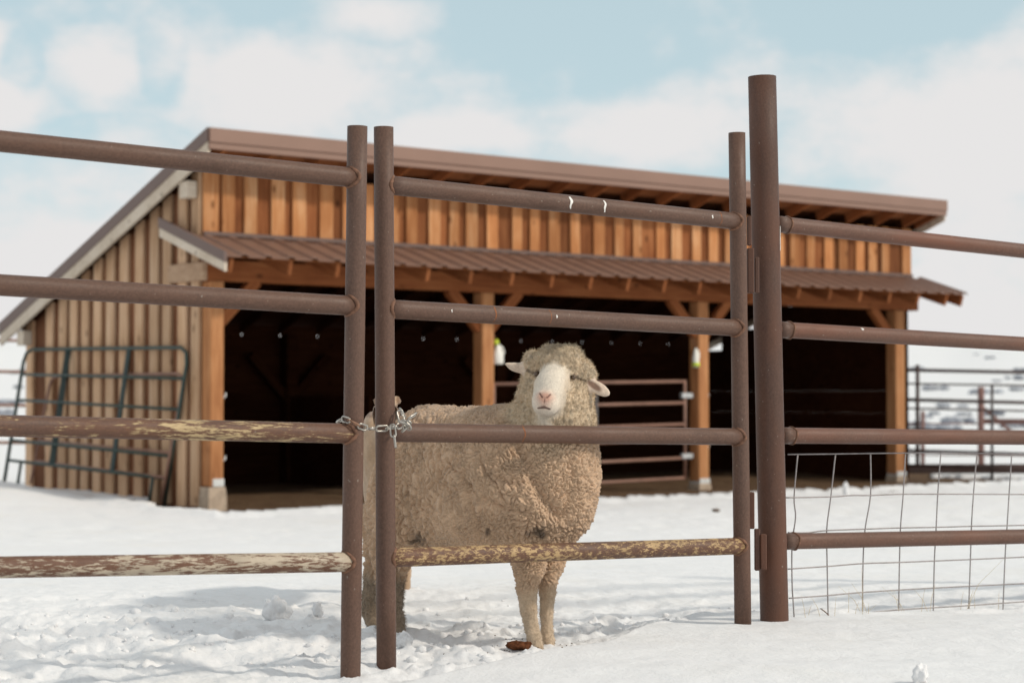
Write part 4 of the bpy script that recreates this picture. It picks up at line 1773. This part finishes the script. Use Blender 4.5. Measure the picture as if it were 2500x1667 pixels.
    fold2 = np.clip(1 - np.abs(np.sin(ph2 * .5)) / .50, 0, 1) ** 1.3
    rel = rel - .013 * flz * fold2 * sst(fbm(V * 8, 3, 89), -.3, .3)
    # the deep fold where the neck apron hangs before the shoulder, and two lesser ones
    Wp_ = SO + V[:, :1] * SF + V[:, 1:2] * SR + np.array([0, 0, 1.0]) * V[:, 2:]
    dp_ = Wp_[:, 1] * _cp + (Wp_[:, 2] - CAM_H) * _sp
    jx = CX + F_PX * Wp_[:, 0] / dp_
    jy = CY - F_PX * (-Wp_[:, 1] * _sp + (Wp_[:, 2] - CAM_H) * _cp) / dp_
    jx = jx + 9 * fbm(V * 16, 3, 116)
    face_cam = sst(Nn[:, 0] * SF[1] + Nn[:, 1] * SR[1], .1, -.25)
    for (line, wd, dpt) in ((((1262, 1070), (1290, 1140), (1322, 1205), (1362, 1258)), 17, .024), (((1215, 1165), (1255, 1180), (1292, 1168)), 8, .014),
                            (((1180, 1215), (1230, 1245), (1290, 1252)), 8, .013), (((1130, 1150), (1150, 1230), (1168, 1305)), 9, .012), (((1392, 1110), (1402, 1180), (1385, 1250)), 8, .009)):
        best = np.full(len(V), 1e9)
        for (ax_, ay_), (bx_, by_) in zip(line[:-1], line[1:]):
            tt = np.clip(((jx - ax_) * (bx_ - ax_) + (jy - ay_) * (by_ - ay_)) / ((bx_ - ax_) ** 2 + (by_ - ay_) ** 2), 0, 1)
            best = np.minimum(best, np.hypot(jx - ax_ - tt * (bx_ - ax_), jy - ay_ - tt * (by_ - ay_)))
        rel = rel - dpt * np.exp(-(best / wd) ** 2) * face_cam
    # curls on the head
    rel = rel + headw * (.0085 * (.5 - worley((V + .01 * warp) * 62 + 3, 99)[0]) + .006 * fbm(V * 36, 4, 100))
    lump = .010 * fbm(V * 8.0, 3, 101)
    rel = rel + lump * (1 - headw * .5)
    dis = rel * wool + (1 - wool) * .0008 * fbm(V * 90, 2, 102) + shank * .0025 * fbm(V * 45, 3, 103)
    Vd = V + Nn * dis[:, None]

    # ---- coat colours
    n_ = fbm(V * 14, 4, 110)
    nf = fbm(V * 120, 2, 111)
    col = np.empty((len(V), 3))
    body = np.array([.56, .388, .258])
    col[:] = body
    col *= (1 + .16 * n_ + .12 * nf)[:, None]
    greyback = top * .55
    col = col * (1 - greyback[:, None]) + np.array([.37, .27, .195]) * greyback[:, None]
    hw = np.array([.58, .455, .315]) * (1 + .15 * n_ + .2 * nf)[:, None]
    grime = sst(fbm(V * 60, 3, 112), .12, .45)[:, None] * .45
    hw = hw * (1 - grime) + np.array([.26, .225, .175]) * grime
    crown = (sst(hz, .05, .10) * head)[:, None] * .5
    hw = hw * (1 - crown) + np.array([.35, .29, .20]) * crown
    hm = np.clip(head * 1.2, 0, 1)[:, None]
    col = col * (1 - hm) + hw * hm
    throat = (np.exp(-((hx + .0) / .07) ** 2 - ((hz + .20) / .07) ** 2) * (hy > -.05) * (V[:, 2] > .5))[:, None] * .55
    col = col * (1 - throat) + np.array([.60, .49, .35]) * throat
    fc = np.array([.74, .66, .55]) * (1 + .07 * nf + .05 * fbm(V * 50, 3, 115))[:, None]
    jaw = (sst(off[:, 0] ** 2 + .3 * off[:, 2] ** 2, .0010, .0028) * .5)[:, None]
    fc = fc * (1 - jaw) + np.array([.60, .47, .34]) * jaw
    col = col * (1 - face[:, None]) + fc * face[:, None]
    # nose and lips
    nx = hx + .019
    nose = np.exp(-(nx / .027) ** 2 - ((hz + .076) / .017) ** 2) * sst(hy, .10, .118)
    lip = np.exp(-(nx / .024) ** 2 - ((hz + .103) / .016) ** 2) * sst(hy, .09, .11)
    pink = np.clip(nose * 1.2 + lip * .45, 0, .9)[:, None]
    col = col * (1 - pink) + np.array([.62, .34, .25]) * pink
    nos = np.zeros(len(V))
    for s in (-1, 1):
        dd = np.sqrt((nx - s * .0085) ** 2 + ((hz + .073 + (abs(0) * 0)) * .8) ** 2)
        xs = np.clip(s * nx, .0085, .0165)
        seg = np.sqrt((nx - s * xs) ** 2 + (hz + .077 - (xs - .0085) * 1.25) ** 2)
        nos = np.maximum(nos, sst(seg, .0048, .0022))
    nos *= (hy > .10)
    mx = np.clip(nx, -.020, .020)
    seg = np.abs(hz - (-.1090 - .26 * np.abs(mx))) * (.55 + .45 * np.clip(np.abs(mx) / .02, 0, 1) + .0) + np.maximum(np.abs(nx) - .020, 0) * 2
    mouth = sst(seg, .0042, .0016) * (hy > .085)
    phil = sst(np.abs(nx), .0025, .001) * (hz < -.084) * (hz > -.107) * (hy > .10) * .35
    dk = np.clip(np.maximum(np.maximum(nos, mouth), phil), 0, 1)[:, None] * .85
    col = col * (1 - dk) + np.array([.11, .05, .038]) * dk
    # darker skin round the eyes, dark lines along the creases behind them
    for s in (-1, 1):
        de = np.sqrt((hx - s * .061) ** 2 + (hz + .001) ** 2 + (hy - .02) ** 2)
        e = sst(de, .018, .009)[:, None] * .6
        col = col * (1 - e) + np.array([.26, .17, .12]) * e
        x0 = np.clip(s * hx, .064, .100)
        cr = sst(np.sqrt((s * hx - x0) ** 2 + (hz + .003 + (x0 - .064) * .25 * s) ** 2), .0055, .002)[:, None] * (hy > -.03)[:, None] * .7 * (V[:, 2] > .6)[:, None]
        col = col * (1 - cr) + np.array([.12, .09, .07]) * cr
    # ears: pale rims, pink-brown hollow
    ec = np.array([.66, .53, .42]) * (1 + .08 * nf)[:, None]
    col = col * (1 - ear[:, None]) + ec * ear[:, None]
    dh = np.sqrt(((hx - .128) / .030) ** 2 + ((hz + .025 + (hx - .128) * .45) / .0135) ** 2)
    hol = (sst(dh, 1.15, .55) * ear * (hy > -.045))[:, None] * .85
    col = col * (1 - hol) + np.array([.20, .105, .07]) * hol
    # legs: short cream hair, darker above the knee, brown mud on the hind shanks
    lc = np.array([.54, .42, .30]) * (1 + .22 * fbm(V * np.array([40, 40, 14]), 3, 113) + .1 * nf)[:, None]
    up = sst(V[:, 2], .09, .2)[:, None]
    lc = lc * (1 - .35 * up) + np.array([.40, .27, .165]) * .35 * up
    lc = np.where(front[:, None], lc, np.array([.27, .205, .145]) * (1 + .25 * n_)[:, None])
    sm = np.clip(shank * 1.0, 0, 1)[:, None]
    col = col * (1 - sm) + lc * sm
    hoofm = sst(V[:, 2], .034, .022)[:, None] * front[:, None] * .55
    col = col * (1 - hoofm) + np.array([.42, .30, .20]) * hoofm
    # dark patches behind the elbows and in the flank fold
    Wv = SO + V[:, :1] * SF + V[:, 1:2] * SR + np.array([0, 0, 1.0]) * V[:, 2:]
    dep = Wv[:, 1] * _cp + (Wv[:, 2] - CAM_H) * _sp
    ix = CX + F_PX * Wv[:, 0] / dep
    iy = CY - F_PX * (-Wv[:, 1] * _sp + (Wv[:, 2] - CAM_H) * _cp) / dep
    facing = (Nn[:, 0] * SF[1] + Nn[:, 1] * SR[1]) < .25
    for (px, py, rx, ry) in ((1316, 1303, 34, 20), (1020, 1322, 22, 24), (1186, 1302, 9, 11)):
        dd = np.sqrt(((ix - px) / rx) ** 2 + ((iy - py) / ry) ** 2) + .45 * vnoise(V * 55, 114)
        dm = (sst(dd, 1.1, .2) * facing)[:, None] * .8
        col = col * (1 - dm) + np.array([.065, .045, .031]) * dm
    col = np.clip(col, .01, .85)
    return V, Vd, Q, Nn, col, wool, head, shank, face, ear


def coat_attr(me, col):
    a = me.color_attributes.new('coat', 'FLOAT_COLOR', 'POINT')
    a.data.foreach_set('color', np.concatenate([col, np.ones((len(col), 1))], 1).astype(np.float32).ravel())


def fibres(V, Nn, col, wgt, n, length, width, seed, droop=.25):
    """n tapering tufts standing out of the coat: three vertices each."""
    rs = np.random.RandomState(seed)
    p = wgt / wgt.sum()
    i = rs.choice(len(V), n, p=p)
    base_ = V[i] + rs.randn(n, 3) * .0015
    d = Nn[i] + rs.randn(n, 3) * .45 + np.array([0, 0, -droop])
    d /= np.linalg.norm(d, axis=1)[:, None]
    L = length[i] * rs.uniform(.5, 1.25, n)
    side = np.cross(d, rs.randn(n, 3))
    side /= np.linalg.norm(side, axis=1)[:, None] + 1e-9
    w = width * rs.uniform(.6, 1.3, n)
    base_ = base_ - Nn[i] * .003
    tri = np.stack([base_ - side * w[:, None], base_ + side * w[:, None], base_ + d * (L + .003)[:, None]], 1).reshape(-1, 3)
    c = np.repeat(col[i] * rs.uniform(.86, 1.16, (n, 1)), 3, 0)
    return tri, np.arange(3 * n).reshape(-1, 3), c


def sheep_matrix(o):
    Mx = Matrix(((SF[0], -SR[0], 0), (SF[1], -SR[1], 0), (0, 0, 1))).to_4x4()
    return Mx


ram = empty('sheep', tuple(SO), HEAD_DIR)
tag(ram, 'woolly cream ram with a white face standing in the snow behind the gate', 'sheep')
V, Vd, Q, Nn, ccol, wool, head, shank, face, ear = build_ram()
FL = np.array([1, -1, 1.0])       # sheep frame (forward, right, up) -> object frame (x, -y, z)
me = np_mesh('body', Vd * FL, Q[:, ::-1])
coat_attr(me, ccol)
body = mesh_obj('body', me, M['coat'], ram)
lenv = .0036 * wool * (1 - head) + .0085 * head * wool + .011 * shank * (V[:, 2] > .05) + .0006
lenv = np.where((shank > .5) & (V[:, 0] > .1), .0048, lenv)
wgt = (wool * .28 + .9 * shank + head * wool * 1.2 + .02) * (face < .3) * (ear < .5)
tri, tf, tcol = fibres(Vd, Nn, ccol, wgt, 52000, lenv, .0010, 5)
me = np_mesh('fleece', tri * FL, tf, False)
coat_attr(me, tcol)
fo = mesh_obj('fleece', me, M['fleece'], ram)
tag(fo, kind='stuff')
for s in (-1, 1):
    c = H(s * .0610 - .001, .0205, -.003)
    bm = bmesh.new()
    bmesh.ops.create_uvsphere(bm, u_segments=20, v_segments=12, radius=.0088)
    me = bpy.data.meshes.new('eye')
    bm.to_mesh(me)
    bm.free()
    me.polygons.foreach_set('use_smooth', [True] * len(me.polygons))
    eo = mesh_obj('eye', me, M['eye'], ram)
    eo.location = tuple(c * FL)

# second sheep, hidden but for an ear and a strip of shoulder
SO2 = at(937, 1470, 7.74)
SO2[2] = gz(SO2[0], SO2[1]) - .01
ewe = empty('sheep', tuple(SO2), 0)
tag(ewe, 'second tan sheep almost hidden behind the gate upright and the ram', 'sheep')
f2 = Field((-.34, -.4, -.06), (.34, 1.2, 1.02), .012)
hp = at(944, 1000, 7.42) - SO2
f2.ell((.015, .35, .50), (.105, .46, .21), .05)
f2.ell((.01, -.02, .52), (.095, .18, .20), .05)
f2.cap((.01, -.06, .58), hp + np.array([0, .05, -.07]), .085, .045, .04)
f2.ell(hp, (.040, .075, .055), .02)
f2.cap(hp + np.array([0, -.05, -.02]), hp + np.array([0, -.16, -.09]), .055, .035, .02)
sh2 = at(893, 1040, 7.62) - SO2
f2.ell(sh2 + np.array([.03, .05, -.06]), (.055, .14, .12), .03)
e_t = at(981, 981, 7.45) - SO2
for s in (-1, 1):
    tip = np.array([hp[0] + s * (e_t[0] - hp[0]), e_t[1], e_t[2]]) if s > 0 else np.array([hp[0] - .015, hp[1] + .10, hp[2] + .0])
    f2.cap(hp + np.array([s * .04, .02, .035]), tip, .020, .005, .010)
for (x, y, r) in ((-.01, -.04, .034), (.05, -.02, .034), (-.01, .66, .04), (.05, .66, .04)):
    f2.cap((x, y, .40), (x, y, .22), r * 1.6, r, .03)
    f2.cap((x, y, .22), (x + .0, y - .01, .0), r * .85, .026, .02)
V2, Q2 = f2.mesh()
V2 = relax(V2, Q2, 2)
N2 = vert_normals(V2, Q2)
V2 = V2 + N2 * (.006 * fbm(V2 * 18, 3, 120) - .004 * (1 - sst(np.subtract(*worley(V2 * 30, 121)[::-1]), 0, .25)))[:, None]
me = np_mesh('body', V2, Q2)
c2 = np.array([.46, .32, .21]) * (1 + .15 * fbm(V2 * 12, 3, 122))[:, None]
earc = (V2[:, 2] > hp[2] - .03)[:, None] * (np.abs(V2[:, 0] - hp[0]) > .038)[:, None]
c2 = np.where(earc, np.array([.26, .16, .10]), c2)
coat_attr(me, c2)
mesh_obj('body', me, M['coat'], ewe)
for s in (-1, 1):
    bm = bmesh.new()
    bmesh.ops.create_uvsphere(bm, u_segments=10, v_segments=6, radius=.011)
    me = bpy.data.meshes.new('eye')
    bm.to_mesh(me)
    bm.free()
    eo = mesh_obj('eye', me, M['eye'], ewe)
    eo.location = tuple(hp + np.array([s * .034, -.05, .005]))

# ------------------------------------------------------------------ snow lumps, dirt, grass


def lump_arrays(c, r, seed, flat=.75, sub=2):
    bm = bmesh.new()
    bmesh.ops.create_icosphere(bm, subdivisions=sub, radius=1.0)
    V = np.array([v.co[:] for v in bm.verts])
    Fc = np.array([[v.index for v in f.verts] for f in bm.faces])
    bm.free()
    n = 1 + .42 * fbm(V * 1.5 + seed * 7.1, 2, 130) + .2 * vnoise(V * 3.5 + seed * 3.3, 131) + .08 * vnoise(V * 8 + seed, 132)
    V = V * n[:, None] * np.array([1, 1, flat]) * r
    return V + np.array(c), Fc


def lump(name, px, py, Y, wpx, hpx, label, mat='snow', cat='snow lump', group=None, sub=4, seed=1):
    """heap resting on the ground: px, py is its centre in the survey photo, wpx by hpx its size there."""
    G = onz(px, py + hpx * .42, .36)
    for _ in range(6):
        G = onz(px, py + hpx * .42, gz(G[0], G[1]))
    sc = G[1] / F_PX
    w, h = wpx * sc / 2, hpx * sc / 2
    V, Fc = lump_arrays((0, 0, 0), 1.0, seed, 1.0, sub)
    V = V * np.array([w, w * .9, h * 1.15])
    V = V + .10 * w * fbm(V / w * 4.1 + seed, 5, 133, .65)[:, None] * V / w * (2.2 if mat != 'snow' else 1)
    o = mesh_obj(name, np_mesh(name, V, Fc), M[mat])
    o.location = (G[0], G[1], gz(G[0], G[1]) + h * .72)
    tag(o, label, cat, group)
    return o


lump('snow_lump', 674, 1487, 7.05, 60, 62, 'grey snow chunk with a rounded top left of the fence post', seed=2)
lump('snow_lump', 775, 1497, 7.0, 22, 38, 'small pointed snow chunk beside the fence post', seed=3)
lump('snow_lump', 987, 1571, 6.42, 36, 40, 'blocky snow chunk at the hind hoof of the ram', seed=5)
lump('snow_lump', 1165, 1578, 6.35, 40, 30, 'rounded snow chunk left of the front hooves of the ram', seed=6)
lump('snow_lump', 2247, 1648, 5.75, 40, 44, 'lone snow ball in the smooth snow at the bottom right', seed=7)
lump('snow_lump', 2065, 1187, 24.5, 15, 34, 'upright white snow lump before the right bay of the barn', seed=8)
lump('dirt_clod', 1264, 1574, 6.36, 60, 20, 'rusty brown dirt clod by the front hooves of the ram', 'clod', 'dirt clod', None, 3, 9)
lump('dirt_clod', 1748, 1244, 17.0, 20, 9, 'small brown dropping on the snow left of the hinge post', 'dirt', 'dropping', None, 2, 10)
lump('snow_lump', 1296, 1596, 6.30, 56, 22, 'crumbled snow heap just before the front hooves of the ram', seed=12)

# loose crumbs of snow: far too many to count
VV, FF, n0 = [], [], 0
rs = np.random.RandomState(4)
tmpl = [lump_arrays((0, 0, 0), 1.0, 20 + k, .8, 1) for k in range(8)]
tries = 0
pos = []
while len(pos) < 420:
    x, y = rs.uniform(-2.3, 1.1), rs.uniform(5.9, 8.3)
    if y < np.interp(x, LX, LY) + .02 or rs.rand() > math.exp(-((y - 6.6) / .75) ** 2):
        continue
    pos.append((x, y))
pos = np.array(pos)
pz = ground_z(pos[:, 0], pos[:, 1])
for (x, y), z in zip(pos, pz):
    Vt, Ft = tmpl[rs.randint(8)]
    r = min(.026, .004 + rs.exponential(.0055))
    a = rs.uniform(0, 6.28)
    ca, sa = math.cos(a), math.sin(a)
    Vr = Vt @ np.array([[ca, sa, 0], [-sa, ca, 0], [0, 0, 1]]) * r * rs.uniform(.7, 1.2, 3) + np.array([x, y, z + r * .05])
    VV.append(Vr)
    FF.append(Ft + n0)
    n0 += len(Vr)
o = mesh_obj('snow_crumbs', np_mesh('snow_crumbs', np.concatenate(VV), np.concatenate(FF)), M['snow'])
tag(o, kind='stuff')

# crumbs of dirt on and round the clod
VV, FF, n0 = [], [], 0
for k in range(110):
    px, py = (rs.normal(1290, 45), rs.normal(1590, 12)) if k < 80 else (rs.uniform(930, 1500), rs.uniform(1530, 1640))
    P = onz(px, py, .36)
    z = gz(P[0], P[1])
    Vt, Ft = tmpl[rs.randint(8)]
    r = rs.uniform(.0008, .0034)
    VV.append(Vt * r + np.array([P[0], P[1], z + r * .3]))
    FF.append(Ft + n0)
    n0 += len(Vt)
o = mesh_obj('dirt_crumbs', np_mesh('dirt_crumbs', np.concatenate(VV), np.concatenate(FF)), M['dirt'])
tag(o, kind='stuff')

# dry stalks by the wire
TW = [('dry_stalk', [(2036, 1525), (2022, 1500), (2003, 1484)], 'dark bent stalk poking from the snow at the second mesh wire', 'twig'),
      ('dry_twig', [(2008, 1508), (2040, 1506), (2072, 1501)], 'dark twig lying along the lowest mesh wire', 'twig'),
      ('dry_twig', [(1930, 1524), (1938, 1514), (1946, 1507), (1952, 1516)], 'small forked twig at the foot of the hinge post', 'twig')]
for (nm, P, lb, mt) in TW:
    W3 = [at(x, y, zr(x) + .03) for x, y in P]
    b0 = np.array(W3[0])
    so = sweep(nm, M[mt], None, [w - b0 for w in smooth_path(W3, 4)], [.0022] * (4 * (len(P) - 1)) + [.0012], 5)
    so.location = tuple(b0)
    tag(so, lb, 'twig')
VV, FF, n0 = [], [], 0
for k in range(24):
    px = rs.choice([rs.uniform(2080, 2150), rs.uniform(2180, 2330), rs.uniform(2340, 2500), rs.uniform(1950, 2080)])
    py = 1528 - (px - 1930) * .055
    P = at(px, py, zr(px) + rs.uniform(-.05, .1))
    P[2] = gz(P[0], P[1]) - .01
    h = rs.uniform(.03, .12) * (1.9 if rs.rand() < .18 else 1)
    lean = rs.randn(2) * .35
    path = [P, P + np.array([lean[0] * h * .4, lean[1] * h * .4, h * .55]), P + np.array([lean[0] * h * 1.1, lean[1] * h, h])]
    v_, f_ = sweep_arrays(path, [.0008, .0007, .0003], 4)
    v_ = np.array(v_)
    for f in f_:
        FF.append([q + n0 for q in f])
    VV.append(v_)
    n0 += len(v_)
o = pyd('dry_grass', np.concatenate(VV), FF, M['straw'])
tag(o, kind='stuff')

# sagebrush freckling the far slopes
VV, FF, n0 = [], [], 0
for k in range(420):
    a = rs.uniform(R(-20), R(22))
    d = math.exp(rs.uniform(math.log(60), math.log(400)))
    if rs.rand() > .4 + .6 * (vnoise(np.array([[a * 9, d * .02, 0]]), 140)[0] > 0):
        continue
    x, y = d * math.sin(a), d * math.cos(a)
    z = gz(x, y)
    Vt, Ft = tmpl[rs.randint(8)]
    s_ = rs.uniform(.25, .7)
    for q in range(5):
        Vr = Vt * s_ * rs.uniform(.3, .6) * np.array([1.2, 1.2, .7]) + np.array([x + rs.randn() * s_ * .6, y + rs.randn() * s_ * .6, z + s_ * .2])
        VV.append(Vr)
        FF.append(Ft + n0)
        n0 += len(Vr)
o = mesh_obj('sagebrush', np_mesh('sagebrush', np.concatenate(VV), np.concatenate(FF)), M['sage'])
tag(o, kind='stuff')
